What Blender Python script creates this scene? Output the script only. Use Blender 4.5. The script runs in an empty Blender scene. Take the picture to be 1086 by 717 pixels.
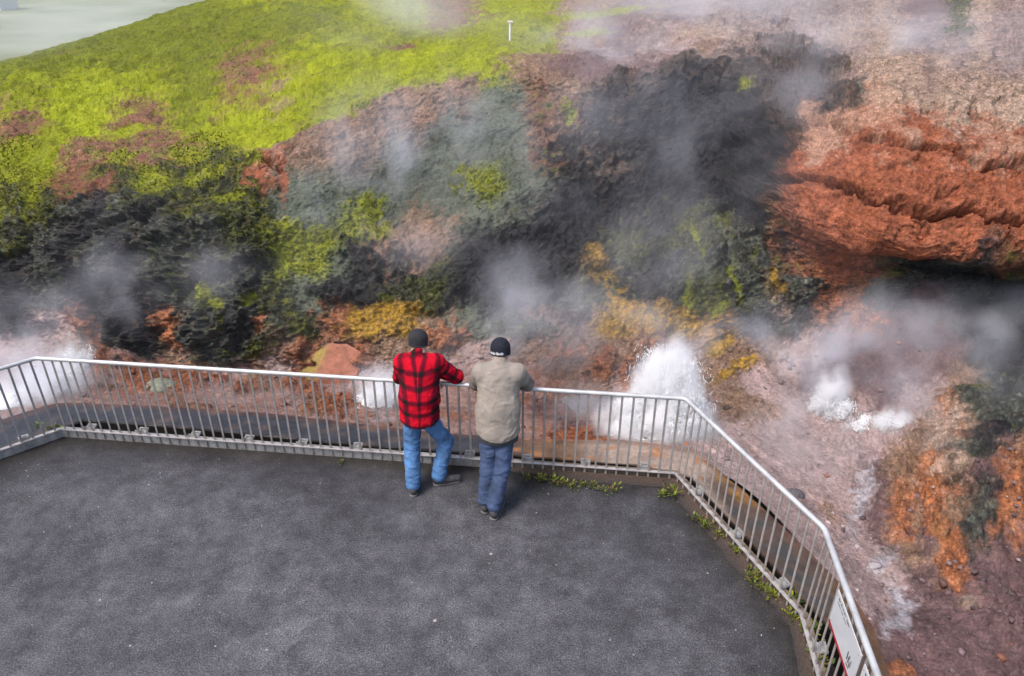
# Two visitors at a railing above a steaming geothermal spring, red and dark cliff behind.
import bpy, math, random
import numpy as np
from mathutils import Matrix, Vector

random.seed(7)
RNG = np.random.default_rng(11)
scene = bpy.context.scene
COL = scene.collection

# ------------------------------------------------------------------ noise
_perm = np.random.default_rng(3).permutation(256).astype(np.int64)
_perm = np.concatenate([_perm, _perm])
_grad = np.random.default_rng(4).normal(size=(256, 3))
_grad /= np.linalg.norm(_grad, axis=1, keepdims=True)

def _gn(p):
    i = np.floor(p).astype(np.int64); f = p - i; i &= 255
    u = f * f * f * (f * (f * 6 - 15) + 10)
    def corner(a, b, c):
        h = _perm[(_perm[(_perm[(i[:, 0] + a) & 255] + i[:, 1] + b) & 255] + i[:, 2] + c) & 255]
        g = _grad[h]
        return g[:, 0] * (f[:, 0] - a) + g[:, 1] * (f[:, 1] - b) + g[:, 2] * (f[:, 2] - c)
    x0 = corner(0, 0, 0) * (1 - u[:, 0]) + corner(1, 0, 0) * u[:, 0]
    x1 = corner(0, 1, 0) * (1 - u[:, 0]) + corner(1, 1, 0) * u[:, 0]
    y0 = x0 * (1 - u[:, 1]) + x1 * u[:, 1]
    x0 = corner(0, 0, 1) * (1 - u[:, 0]) + corner(1, 0, 1) * u[:, 0]
    x1 = corner(0, 1, 1) * (1 - u[:, 0]) + corner(1, 1, 1) * u[:, 0]
    y1 = x0 * (1 - u[:, 1]) + x1 * u[:, 1]
    return (y0 * (1 - u[:, 2]) + y1 * u[:, 2]) * 1.6

from concurrent.futures import ThreadPoolExecutor
_pool = ThreadPoolExecutor(4)
def _chunked(fn, p):
    if len(p) < 40000: return fn(p)
    parts = [p[i:i + 30000] for i in range(0, len(p), 30000)]
    r = list(_pool.map(fn, parts))
    if isinstance(r[0], tuple): return tuple(np.concatenate(x) for x in zip(*r))
    return np.concatenate(r)
def gnoise(p): return _chunked(_gn, p)

def fbm(p, octs=4, gain=.5, lac=2.07, ridged=False):
    s = 0; a = 1; t = 0; q = p.copy()
    for _ in range(octs):
        n = gnoise(q)
        if ridged: n = 1 - 2 * np.abs(n)
        s = s + a * n; t += a; a *= gain; q = q * lac + 17.3
    return s / t

def worley(p): return _chunked(_wl, p)
def _wl(p):
    i = np.floor(p).astype(np.int64); f = p - i
    f1 = np.full(len(p), 9.); f2 = np.full(len(p), 9.)
    for a in (-1, 0, 1):
        for b in (-1, 0, 1):
            for c in (-1, 0, 1):
                h = _perm[(_perm[(_perm[(i[:, 0] + a) & 255] + i[:, 1] + b) & 255] + i[:, 2] + c) & 255]
                j = _grad[h] * .42 + .5
                d = (j[:, 0] + a - f[:, 0]) ** 2 + (j[:, 1] + b - f[:, 1]) ** 2 + (j[:, 2] + c - f[:, 2]) ** 2
                f2 = np.minimum(f2, np.maximum(f1, d)); f1 = np.minimum(f1, d)
    return np.sqrt(f1), np.sqrt(f2)

def _bl(p):
    """fractured blocks: every Voronoi cell is a facet with its own offset and tilt"""
    i = np.floor(p).astype(np.int64); f = p - i
    f1 = np.full(len(p), 9.); f2 = np.full(len(p), 9.); off = np.zeros(len(p)); til = np.zeros(len(p))
    for a in (-1, 0, 1):
        for b in (-1, 0, 1):
            for c in (-1, 0, 1):
                h = _perm[(_perm[(_perm[(i[:, 0] + a) & 255] + i[:, 1] + b) & 255] + i[:, 2] + c) & 255]
                v = f - (_grad[h] * .45 + .5 + np.array([a, b, c])); d = (v * v).sum(1); m = d < f1
                g = _grad[(h * 7 + 13) & 255]
                f2 = np.where(m, f1, np.minimum(f2, d)); f1 = np.where(m, d, f1)
                off = np.where(m, h / 127.5 - 1, off); til = np.where(m, (v * g).sum(1), til)
    return off, til, np.sqrt(f2) - np.sqrt(f1)
def blocks(p): return _chunked(_bl, p)

def sstep(a, b, x):
    t = np.clip((x - a) / (b - a), 0, 1); return t * t * (3 - 2 * t)

# ------------------------------------------------------------------ object helpers
def tag(o, label=None, cat=None, group=None, kind=None):
    if label: o['label'] = label
    if cat: o['category'] = cat
    if group: o['group'] = group
    if kind: o['kind'] = kind
    return o

def empty(name, loc, label=None, cat=None, group=None):
    o = bpy.data.objects.new(name, None); COL.objects.link(o); o.location = loc
    o.empty_display_size = .1
    return tag(o, label, cat, group)

def mesh_obj(name, verts, faces, mat, parent=None, smooth=False, col=None, attr='col'):
    me = bpy.data.meshes.new(name)
    verts = np.asarray(verts, dtype=np.float64)
    if parent is not None and not isinstance(parent, str):
        w = Vector((0, 0, 0)); p = parent
        while p is not None: w = w + p.location; p = p.parent
        verts = verts - np.array(w)
    if isinstance(faces, np.ndarray):
        n = len(faces); k = faces.shape[1]
        me.vertices.add(len(verts)); me.vertices.foreach_set('co', verts.astype(np.float32).ravel())
        me.loops.add(n * k); me.loops.foreach_set('vertex_index', faces.astype(np.int32).ravel())
        me.polygons.add(n); me.polygons.foreach_set('loop_start', np.arange(0, n * k, k, dtype=np.int32))
        me.update(calc_edges=True); me.validate()
    else:
        me.from_pydata([tuple(v) for v in verts], [], faces); me.update()
    if col is not None:
        a = me.attributes.new(attr, 'FLOAT_COLOR', 'POINT')
        c = np.asarray(col, dtype=np.float32)
        if c.shape[1] == 3: c = np.concatenate([c, np.ones((len(c), 1), np.float32)], 1)
        a.data.foreach_set('color', c.ravel())
    if smooth: me.polygons.foreach_set('use_smooth', np.ones(len(me.polygons), bool))
    if mat: me.materials.append(mat)
    o = bpy.data.objects.new(name, me); COL.objects.link(o)
    if parent is not None: o.parent = parent
    return o

class MB:
    """collects shapes into one mesh"""
    def __init__(s): s.v = []; s.f = []
    def add(s, v, f):
        b = len(s.v); s.v += [tuple(x) for x in v]; s.f += [tuple(i + b for i in q) for q in f]
    def box(s, c, size, ax=(1, 0, 0), up=(0, 0, 1), bev=0.0):
        c = Vector(c); ax = Vector(ax).normalized(); up = Vector(up).normalized(); ay = up.cross(ax).normalized(); up = ax.cross(ay)
        hx, hy, hz = [k / 2 for k in size]
        if bev <= 0:
            v = [c + ax * (a * hx) + ay * (b * hy) + up * (d * hz) for d in (-1, 1) for a, b in ((-1, -1), (1, -1), (1, 1), (-1, 1))]
            s.add(v, [(3, 2, 1, 0), (4, 5, 6, 7), (0, 1, 5, 4), (1, 2, 6, 5), (2, 3, 7, 6), (3, 0, 4, 7)])
        else:
            rings = []
            for d, k in ((-hz, bev), (-hz + bev, 0), (hz - bev, 0), (hz, bev)):
                pts = []
                for a, b in ((-1, -1), (1, -1), (1, 1), (-1, 1)):
                    for t in ((1, 0), (0, 1)) if a * b > 0 else ((0, 1), (1, 0)):
                        pts.append(c + ax * (a * (hx - k * .999 - (bev if t[0] else 0))) + ay * (b * (hy - k * .999 - (bev if t[1] else 0))) + up * d)
                rings.append(pts)
            s.loft(rings)
    def loft(s, rings, cap=True, closed=True):
        n = len(rings[0]); b = len(s.v)
        for r in rings: s.v += [tuple(p) for p in r]
        for i in range(len(rings) - 1):
            for j in range(n if closed else n - 1):
                k = (j + 1) % n
                s.f.append((b + i * n + j, b + i * n + k, b + (i + 1) * n + k, b + (i + 1) * n + j))
        if cap:
            s.f.append(tuple(b + j for j in reversed(range(n)))); s.f.append(tuple(b + (len(rings) - 1) * n + j for j in range(n)))
    def tube(s, pts, r, n=10, r2=None):
        pts = [Vector(p) for p in pts]; rings = []; last = None
        for i, p in enumerate(pts):
            d = (pts[min(i + 1, len(pts) - 1)] - pts[max(i - 1, 0)]).normalized()
            a = Vector((0, 0, 1)).cross(d)
            if a.length < .05: a = Vector((1, 0, 0)).cross(d)
            a.normalize(); b = d.cross(a)
            rr = r if r2 is None else r + (r2 - r) * i / max(1, len(pts) - 1)
            rings.append([p + a * (rr * math.cos(2 * math.pi * k / n)) + b * (rr * math.sin(2 * math.pi * k / n)) for k in range(n)])
        s.loft(rings)
    def build(s, name, mat, parent=None, smooth=False, col=None):
        return mesh_obj(name, s.v, s.f, mat, parent, smooth, col)

def autosmooth(o, ang=40):
    me = o.data
    me.polygons.foreach_set('use_smooth', np.ones(len(me.polygons), bool))
    me.set_sharp_from_angle(angle=math.radians(ang))
    return o

# ------------------------------------------------------------------ material helpers
def new_mat(name):
    m = bpy.data.materials.new(name); m.use_nodes = True
    nt = m.node_tree; nt.nodes.clear()
    return m, nt, nt.nodes, nt.links

def N(nodes, t, **kw):
    n = nodes.new(t)
    for k, v in kw.items():
        if k in n.inputs.keys(): n.inputs[k].default_value = v
        else: setattr(n, k, v)
    return n

ALB = .79      # common scale of all painted base colours (the photograph is exposed for the shade)
def mat(name, col, rough=.6, var=.25, scale=12, bump=.15, bscale=60, metal=0., spec=.5, col2=None, bdist=.01, sheen=0.):
    m, nt, nd, lk = new_mat(name)
    out = nd.new('ShaderNodeOutputMaterial'); b = nd.new('ShaderNodeBsdfPrincipled'); lk.new(b.outputs[0], out.inputs[0])
    tc = nd.new('ShaderNodeTexCoord')
    n1 = N(nd, 'ShaderNodeTexNoise', Scale=scale, Detail=6., Roughness=.62); lk.new(tc.outputs['Object'], n1.inputs['Vector'])
    rmp = nd.new('ShaderNodeValToRGB'); lk.new(n1.outputs['Fac'], rmp.inputs[0])
    c2 = [c * ALB for c in (col2 or [c * (1 + var) for c in col])]; col = [c * ALB for c in col]
    rmp.color_ramp.elements[0].position = .32; rmp.color_ramp.elements[1].position = .68
    rmp.color_ramp.elements[0].color = (*[c * (1 - var) for c in col], 1); rmp.color_ramp.elements[1].color = (*c2, 1)
    lk.new(rmp.outputs[0], b.inputs['Base Color'])
    b.inputs['Roughness'].default_value = rough; b.inputs['Metallic'].default_value = metal
    b.inputs['Specular IOR Level'].default_value = spec
    if sheen: b.inputs['Sheen Weight'].default_value = sheen
    if bump:
        n2 = N(nd, 'ShaderNodeTexNoise', Scale=bscale, Detail=4.); lk.new(tc.outputs['Object'], n2.inputs['Vector'])
        bp = N(nd, 'ShaderNodeBump', Strength=bump, Distance=bdist); lk.new(n2.outputs['Fac'], bp.inputs['Height']); lk.new(bp.outputs[0], b.inputs['Normal'])
    return m

def attr_mat(name, rough=.75, bump=.5, bscale=22, bdist=.03, nvar=.35, nscale=30, wet=False, trans=0., spec=.4, mottle=0.):
    """base colour from the point attribute 'col' (paint on the thing itself) times fine procedural variation"""
    m, nt, nd, lk = new_mat(name)
    out = nd.new('ShaderNodeOutputMaterial'); b = nd.new('ShaderNodeBsdfPrincipled'); lk.new(b.outputs[0], out.inputs[0])
    at = nd.new('ShaderNodeAttribute'); at.attribute_name = 'col'
    tc = nd.new('ShaderNodeTexCoord')
    n1 = N(nd, 'ShaderNodeTexNoise', Scale=nscale, Detail=7., Roughness=.7); lk.new(tc.outputs['Object'], n1.inputs['Vector'])
    mr = nd.new('ShaderNodeMapRange'); mr.inputs[1].default_value = .3; mr.inputs[2].default_value = .7
    mr.inputs[3].default_value = (1 - nvar) * ALB; mr.inputs[4].default_value = (1 + nvar) * ALB; lk.new(n1.outputs['Fac'], mr.inputs[0])
    vm = nd.new('ShaderNodeVectorMath'); vm.operation = 'SCALE'; lk.new(at.outputs['Color'], vm.inputs[0]); lk.new(mr.outputs[0], vm.inputs['Scale'])
    csock = vm.outputs[0]
    if mottle:                                  # grains, lichen and mineral specks of the rock itself
        for sc_, lo_, hi_, dt in ((9., 1 - .75 * mottle, 1 + .8 * mottle, 9.), (27., 1 - .7 * mottle, 1 + .9 * mottle, 6.)):
            n3 = N(nd, 'ShaderNodeTexNoise', Scale=sc_, Detail=dt, Roughness=.7, Distortion=.4); lk.new(tc.outputs['Object'], n3.inputs['Vector'])
            m3 = nd.new('ShaderNodeMapRange'); m3.inputs[1].default_value = .36; m3.inputs[2].default_value = .64; m3.inputs[3].default_value = lo_; m3.inputs[4].default_value = hi_; lk.new(n3.outputs['Fac'], m3.inputs[0])
            g3 = nd.new('ShaderNodeAttribute'); g3.attribute_name = 'grit'; w3 = nd.new('ShaderNodeMix'); w3.inputs[2].default_value = 1.; lk.new(g3.outputs['Fac'], w3.inputs[0]); lk.new(m3.outputs[0], w3.inputs[3])
            v3 = nd.new('ShaderNodeVectorMath'); v3.operation = 'SCALE'; lk.new(csock, v3.inputs[0]); lk.new(w3.outputs[0], v3.inputs['Scale']); csock = v3.outputs[0]
    lk.new(csock, b.inputs['Base Color'])
    b.inputs['Specular IOR Level'].default_value = spec
    if wet:
        m2 = nd.new('ShaderNodeMapRange'); m2.inputs[3].default_value = .85; m2.inputs[4].default_value = .32; lk.new(at.outputs['Alpha'], m2.inputs[0])
        lk.new(m2.outputs[0], b.inputs['Roughness'])
    else: b.inputs['Roughness'].default_value = rough
    if bump:
        n2 = N(nd, 'ShaderNodeTexNoise', Scale=bscale, Detail=8., Roughness=.68); lk.new(tc.outputs['Object'], n2.inputs['Vector'])
        bp = N(nd, 'ShaderNodeBump', Strength=bump, Distance=bdist); lk.new(n2.outputs['Fac'], bp.inputs['Height']); lk.new(bp.outputs[0], b.inputs['Normal'])
    return m
CP=[[[-9.23,6.46,-0.6],[-10.28,7.42,-0.8],[-11.19,8.32,-0.85],[-12.28,9.2,-1.28],[-12.58,9.8,-0.72],[-12.86,10.3,-0.32],[-13.37,11.0,0.01],[-14.25,12.0,0.2],[-15.44,13.5,0.76],[-18.85,17.0,0.8],[-24.4,22.0,-1.2]],[[-7.56,7.09,-0.6],[-8.37,8.05,-0.8],[-8.94,8.77,-0.85],[-9.59,9.6,-0.93],[-9.78,10.1,-0.45],[-9.99,10.6,-0.04],[-10.28,11.2,0.37],[-10.95,12.2,0.58],[-11.64,13.5,1.31],[-15.79,19.0,1.34],[-21.6,26.0,-1.2]],[[-6.6,7.74,-0.6],[-7.15,8.52,-0.8],[-7.6,9.22,-0.85],[-8.01,9.9,-0.84],[-8.21,10.5,-0.31],[-8.35,11.0,0.21],[-8.51,11.5,0.67],[-9.01,12.6,1.23],[-9.68,14.0,1.82],[-13.98,21.0,1.92],[-19.31,29.0,-1.2]],[[-5.46,8.14,-0.6],[-5.88,8.9,-0.8],[-6.17,9.45,-0.85],[-6.38,9.9,-0.79],[-6.44,10.4,-0.09],[-6.53,10.9,0.51],[-6.66,11.5,1.17],[-7.21,12.8,1.52],[-7.97,14.5,1.81],[-12.52,24.0,2.39],[-17.21,33.0,-1.2]],[[-4.01,7.98,-0.6],[-4.28,8.6,-0.8],[-4.46,9.07,-0.85],[-4.62,9.5,-0.84],[-4.65,10.0,-0.05],[-4.71,10.5,0.6],[-4.78,11.0,1.19],[-5.0,11.8,1.56],[-5.76,14.0,1.84],[-10.69,28.0,3.09],[-15.28,40.0,0.6]],[[-2.59,7.78,-0.6],[-2.78,8.42,-0.8],[-2.89,8.88,-0.85],[-3.02,9.4,-0.85],[-3.05,9.9,-0.15],[-3.12,10.5,0.53],[-3.18,11.2,1.36],[-3.38,12.4,2.12],[-3.63,13.5,2.29],[-7.01,28.0,3.61],[-12.51,50.0,3.0]],[[-1.21,7.43,-0.6],[-1.32,8.23,-0.8],[-1.4,8.9,-0.85],[-1.44,9.3,-0.7],[-1.48,9.9,-0.14],[-1.52,10.5,0.38],[-1.64,12.0,1.44],[-1.73,13.4,2.69],[-1.92,15.0,2.73],[-3.42,28.0,3.63],[-7.33,60.0,5.23]],[[0.09,7.24,-0.6],[0.1,8.2,-0.85],[0.1,8.96,-0.85],[0.1,9.5,-0.64],[0.1,10.2,0.05],[0.1,11.1,0.79],[0.09,12.3,1.85],[0.09,13.6,2.94],[0.1,15.5,3.11],[0.16,27.0,3.69],[0.35,60.0,5.29]],[[1.35,7.16,-0.5],[1.52,8.29,-0.9],[1.63,9.13,-0.9],[1.67,9.6,-0.53],[1.74,10.5,0.08],[1.83,11.6,0.78],[1.88,12.6,1.78],[1.93,13.5,2.73],[2.16,15.5,3.12],[3.61,27.0,3.71],[8.03,60.0,5.31]],[[2.46,6.63,-0.45],[2.87,8.01,-0.85],[3.17,9.2,-0.85],[3.31,9.9,-0.52],[3.38,10.6,0.2],[3.53,11.6,0.95],[3.61,12.5,1.98],[3.77,13.7,3.02],[4.19,15.5,3.3],[7.07,27.0,3.72],[15.7,60.0,5.32]],[[2.97,5.35,-0.42],[3.76,7.28,-0.9],[4.34,8.9,-0.9],[4.61,10.0,-0.32],[4.63,10.4,0.3],[4.61,10.55,0.68],[4.38,10.2,1.22],[4.61,11.4,2.24],[5.14,13.2,2.79],[9.52,26.0,3.78],[21.97,60.0,5.38]],[[3.12,3.85,-0.42],[4.05,5.69,-0.75],[5.01,7.79,-0.75],[5.78,9.8,-0.12],[5.9,10.25,0.22],[5.9,10.45,0.6],[5.34,9.6,1.26],[5.72,11.3,2.83],[6.88,14.0,3.16],[11.77,25.0,3.83],[28.24,60.0,5.43]],[[3.56,3.42,-0.42],[4.5,5.01,-0.55],[5.59,7.03,-0.4],[6.94,9.6,-0.09],[7.22,10.2,0.09],[7.36,10.6,0.36],[6.44,9.4,1.15],[6.93,11.1,2.67],[8.11,13.5,3.23],[13.8,24.0,3.89],[34.51,60.0,5.49]],[[3.86,2.79,-0.6],[4.8,4.29,-0.45],[6.25,6.55,-0.3],[8.08,9.5,0.04],[8.39,10.0,0.11],[8.51,10.3,0.32],[7.51,9.2,1.06],[8.11,10.9,2.51],[9.22,13.0,3.3],[16.31,24.0,3.9],[40.77,60.0,5.5]],[[3.84,1.8,-0.6],[5.24,3.65,-0.4],[7.2,6.18,-0.25],[9.73,9.5,0.05],[10.0,9.9,0.17],[10.16,10.2,0.34],[8.97,9.1,1.04],[9.74,10.8,2.41],[11.11,13.0,3.3],[19.65,24.0,3.92],[49.12,60.0,5.52]],[[4.21,1.1,-0.6],[6.06,3.01,-0.4],[8.57,5.56,-0.2],[12.47,9.5,0.07],[12.82,9.9,0.18],[13.03,10.2,0.36],[11.51,9.1,1.06],[12.49,10.8,2.42],[14.25,13.0,3.32],[25.21,24.0,3.94],[63.02,60.0,5.54]]]
UVMAP=[[10,10,10,10,10,10,10,10,10,14,14,10,10,10,10,15,10,10,10,10,10,10,10,10,10,10,10,10,10,10,11,11,10,10,10,10,10,10,10,10,10,10,10,15,11,11,11,11,11,11,11,11,11,11,11,11,11,11,11,11,11],
[10,10,10,10,10,10,10,10,14,14,14,10,10,10,10,15,10,10,10,10,10,10,10,10,10,10,10,10,10,10,11,11,10,10,10,10,10,10,10,10,10,10,10,11,11,11,11,11,11,11,11,11,11,11,11,11,11,11,11,11,11],
[10,10,10,10,10,10,10,10,14,14,14,10,10,10,10,15,10,10,10,10,15,10,10,10,10,10,10,10,10,10,11,11,10,10,10,10,10,10,10,10,10,10,10,10,11,11,11,11,11,11,11,11,11,11,11,11,11,11,11,11,11],
[10,10,10,10,10,10,10,14,14,14,14,10,10,10,10,15,10,10,10,10,15,9,10,10,10,10,10,10,10,10,11,11,10,10,10,10,10,10,10,10,10,10,10,10,14,11,11,11,11,11,11,11,11,11,11,11,11,11,11,11,11],
[10,10,10,10,10,10,14,14,14,14,14,10,10,10,10,15,10,10,10,10,15,9,10,14,10,10,10,10,10,10,11,11,10,10,10,10,10,10,10,10,10,10,10,10,10,11,11,11,11,11,11,11,11,11,11,11,11,11,11,11,11],
[10,10,10,10,10,14,14,14,14,14,14,10,15,10,10,15,10,10,10,10,15,9,10,14,14,10,10,10,10,10,11,11,10,10,10,10,10,10,10,10,10,10,10,11,15,15,15,9,11,11,11,11,11,11,11,11,11,11,11,11,11],
[10,10,10,10,14,14,14,14,14,14,10,10,15,10,10,15,10,10,10,10,15,9,10,14,14,10,10,10,10,11,11,10,10,10,10,10,10,10,10,10,10,10,10,11,9,11,11,9,5,11,11,11,11,11,11,11,11,11,11,11,11],
[10,10,10,14,14,14,14,14,14,10,10,10,15,10,10,9,10,10,10,10,15,9,10,14,14,10,10,10,10,11,11,10,10,10,10,10,15,15,10,10,10,10,10,11,15,9,9,15,4,9,9,9,11,11,11,11,11,11,11,11,11],
[10,10,14,14,14,14,14,14,10,10,10,10,15,10,10,9,10,10,10,10,15,9,10,14,14,10,10,10,10,11,11,10,10,10,10,10,15,15,15,10,10,10,10,11,15,9,9,15,11,9,9,9,9,9,9,9,11,11,11,11,11],
[14,14,14,14,14,14,10,10,10,10,10,10,15,10,10,9,10,10,10,10,15,9,10,14,14,10,10,10,10,11,11,10,10,10,10,10,15,15,15,10,10,10,10,10,15,15,15,5,5,15,15,15,15,15,9,9,9,9,9,9,11],
[14,14,14,14,14,10,10,10,10,10,10,10,15,10,10,9,10,10,15,10,15,9,10,14,14,10,10,10,10,10,11,15,10,10,10,15,15,10,10,10,10,10,10,10,10,15,15,9,5,4,4,4,4,4,15,15,15,15,9,9,9],
[14,14,14,14,10,10,10,10,10,10,10,10,15,10,10,9,10,10,15,10,9,10,14,10,10,10,10,10,10,10,11,15,10,10,10,15,15,10,10,10,11,11,10,11,11,10,10,9,5,5,5,5,5,5,5,5,5,4,4,4,4],
[14,14,14,14,10,10,10,10,10,10,10,10,15,10,10,9,10,10,15,10,9,10,14,10,10,10,10,10,10,10,11,15,10,10,10,15,15,10,10,10,11,11,11,11,11,10,10,15,5,5,5,5,5,5,5,5,5,5,5,5,5],
[14,14,14,10,10,10,10,10,10,10,10,15,9,10,10,9,10,10,15,10,9,10,14,10,10,10,10,10,10,10,11,15,10,10,10,15,15,15,15,10,10,11,11,11,11,11,11,15,5,4,4,4,4,4,4,4,4,4,4,5,5],
[14,14,14,10,10,10,10,10,10,10,10,15,9,5,10,9,10,10,15,10,9,10,14,10,10,10,10,10,10,10,15,15,15,9,10,15,15,15,15,10,10,11,11,11,11,11,11,11,4,4,4,4,4,4,4,4,4,4,4,4,4],
[14,14,10,10,10,10,10,10,10,10,10,15,9,5,4,9,10,10,15,10,9,10,14,10,10,10,10,15,15,15,15,15,15,9,10,15,15,15,5,5,15,9,9,9,11,11,11,4,4,4,4,4,4,4,4,4,4,4,4,4,4],
[14,10,10,10,10,10,10,10,10,10,10,15,9,5,4,15,5,4,15,10,9,10,9,15,15,15,10,15,15,15,15,15,15,9,13,9,5,5,5,5,15,9,9,9,11,11,11,4,4,4,4,4,4,4,4,4,4,4,4,4,4],
[10,10,10,10,10,10,10,10,10,10,10,9,4,5,4,15,5,4,3,15,9,15,9,15,15,15,10,15,15,15,15,15,9,13,13,9,5,5,5,5,15,9,9,9,11,11,11,4,4,4,4,4,4,4,4,4,4,4,4,4,4],
[10,10,10,10,10,10,4,4,4,4,10,9,4,4,4,9,5,4,3,15,9,15,9,15,15,15,6,6,6,15,15,15,9,13,13,3,5,5,5,5,5,9,9,6,5,11,11,4,4,4,4,4,4,4,4,4,4,4,4,4,4],
[10,10,10,10,10,4,4,4,4,4,10,9,4,4,4,9,5,4,5,3,3,9,13,13,13,15,6,6,6,15,3,3,5,4,5,3,5,5,5,5,5,9,9,6,5,11,11,4,5,4,4,4,4,4,4,4,4,4,4,4,4],
[10,10,10,4,4,4,4,4,4,4,5,4,4,4,4,5,5,4,5,3,3,9,13,13,13,15,6,4,4,4,3,3,5,4,5,3,5,5,5,5,5,9,9,6,5,11,11,4,5,4,4,4,4,4,4,4,4,4,4,4,4],
[10,10,4,4,4,4,4,4,4,4,5,4,4,4,4,5,2,5,4,3,6,9,13,13,13,3,4,4,4,4,3,13,5,4,5,5,5,5,5,8,9,7,9,6,5,11,11,4,5,4,4,4,4,4,4,4,4,4,4,4,4],
[4,4,4,4,4,4,4,4,4,4,5,4,4,4,4,5,2,5,4,3,6,4,4,3,3,3,4,4,4,4,4,13,5,4,5,5,5,5,5,8,9,7,7,8,5,11,11,4,5,4,4,4,4,4,4,4,4,4,4,4,4],
[4,4,4,4,4,4,4,4,4,4,5,4,5,4,5,5,5,5,4,3,6,4,4,3,3,3,4,4,4,4,4,13,4,3,3,4,5,5,5,8,9,7,7,8,5,4,4,4,5,4,4,4,4,4,4,4,4,4,4,4,4],
[4,4,4,4,4,4,4,4,4,4,5,4,5,4,5,5,5,5,5,2,2,6,4,3,3,3,4,4,4,4,4,4,4,3,3,4,5,5,5,8,9,7,7,8,5,4,4,5,4,4,4,4,4,4,4,4,4,4,4,4,4],
[4,4,4,4,4,4,4,4,4,4,5,4,5,4,5,5,5,5,5,2,2,6,4,15,15,3,4,6,4,4,4,4,4,3,4,4,4,4,5,4,9,7,7,8,5,4,4,5,4,8,8,4,4,4,4,4,4,4,4,4,4],
[4,4,4,4,4,4,4,4,4,4,5,4,5,4,5,5,5,3,3,2,2,6,4,15,15,15,6,6,6,4,4,4,4,3,4,4,4,4,4,4,7,7,7,8,5,4,4,5,4,8,8,8,8,8,8,8,8,8,8,8,8],
[4,4,4,4,4,4,4,4,3,3,5,4,5,4,5,5,5,3,3,2,2,6,2,15,15,15,6,6,6,4,4,4,4,4,4,4,4,4,4,4,7,7,7,7,7,4,4,5,4,8,8,8,8,8,8,8,8,8,8,8,8],
[4,4,4,4,4,4,4,3,3,3,5,4,4,5,4,5,5,3,3,2,6,6,2,6,6,6,6,2,6,6,4,4,4,4,4,4,4,4,4,8,7,7,7,7,7,7,4,5,4,8,8,8,8,8,8,8,8,8,8,8,8],
[4,4,4,4,4,4,3,3,3,3,3,5,4,5,4,3,3,3,3,6,6,6,2,6,6,6,6,2,6,8,4,4,4,4,4,4,4,4,4,8,7,7,7,7,7,7,4,5,4,8,8,8,8,8,8,8,8,8,8,8,8],
[4,4,4,4,4,3,3,3,3,2,3,5,4,5,4,3,3,3,3,6,6,6,6,6,6,6,6,6,6,8,4,4,4,4,4,4,4,4,4,8,7,7,7,7,7,7,7,7,4,8,8,8,8,8,8,8,8,8,8,8,8],
[4,4,4,3,3,3,3,3,2,2,3,8,8,3,2,3,3,3,7,6,6,6,6,6,6,6,6,6,6,15,8,4,4,4,4,4,4,4,4,4,7,7,7,7,7,7,7,7,7,7,7,7,7,7,7,7,7,7,7,7,7],
[4,4,3,3,3,3,2,2,2,2,2,8,8,3,2,3,3,3,7,6,15,15,15,6,15,6,6,6,6,15,8,4,4,4,4,4,4,4,4,4,7,7,7,7,7,7,7,7,7,7,7,7,7,7,7,7,7,7,7,7,7],
[4,3,3,3,3,3,2,2,2,2,2,8,8,3,2,3,3,3,7,15,15,15,15,15,15,15,15,6,6,15,15,8,4,4,4,4,4,4,4,4,7,7,7,7,7,7,7,7,7,7,7,7,7,7,7,7,7,7,7,7,7],
[3,3,3,3,3,2,2,2,2,2,2,8,8,8,2,3,3,3,7,15,15,15,15,15,15,15,15,0,15,15,15,8,4,4,4,4,4,4,4,4,7,7,7,7,7,7,7,12,7,7,7,7,7,7,7,7,7,7,7,7,7],
[3,3,3,3,2,2,2,2,2,2,0,8,8,8,8,3,3,2,7,15,15,15,0,15,15,0,0,0,15,15,11,11,4,11,4,4,4,4,4,4,7,7,7,7,12,12,12,12,7,12,12,12,12,12,12,12,7,7,7,7,7],
[3,3,2,2,2,2,2,2,2,2,0,8,8,8,8,8,2,2,7,15,15,15,0,15,0,0,0,0,15,15,11,11,11,11,4,15,17,4,4,4,7,7,4,7,12,12,12,12,12,12,12,12,12,12,12,12,12,12,12,12,12],
[2,2,2,2,2,2,2,2,2,2,0,8,8,8,8,8,2,2,0,15,15,0,0,15,0,0,0,0,0,15,11,11,11,11,10,15,17,4,4,4,7,4,4,12,12,12,12,17,12,12,12,12,12,12,12,12,12,12,12,12,12],
[2,2,2,2,2,2,2,2,2,2,0,0,0,8,8,8,2,0,0,15,15,0,0,0,0,0,0,0,0,0,15,11,11,17,10,15,17,17,4,4,4,4,4,12,12,12,12,17,12,17,17,17,17,17,17,17,17,17,17,17,17],
[2,2,2,2,2,2,2,2,8,8,0,0,0,8,8,0,0,0,0,15,0,0,0,0,0,0,0,0,0,0,15,15,11,17,10,15,17,17,4,4,4,4,17,12,12,12,12,17,12,17,17,17,17,17,17,17,17,17,17,17,17],
[2,2,2,2,2,2,2,8,8,8,0,0,0,8,8,0,0,0,0,15,0,0,0,0,0,0,0,0,0,0,15,15,11,17,10,15,17,17,4,4,4,17,17,12,12,17,17,17,12,17,17,17,17,17,17,17,17,17,17,17,17],
[2,2,2,8,8,8,0,0,0,0,0,0,0,0,0,1,1,8,8,0,0,0,0,0,0,0,0,0,0,0,15,15,11,17,11,10,17,17,17,17,10,12,12,12,12,17,17,3,12,17,17,17,17,17,17,17,17,17,17,17,17],
[2,2,8,8,0,0,0,1,1,1,1,1,1,1,1,1,1,1,1,1,1,0,0,0,0,8,8,0,0,0,15,15,11,17,11,10,17,17,17,10,17,17,17,12,17,11,11,3,12,17,17,17,17,17,17,17,17,17,17,17,17],
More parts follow.
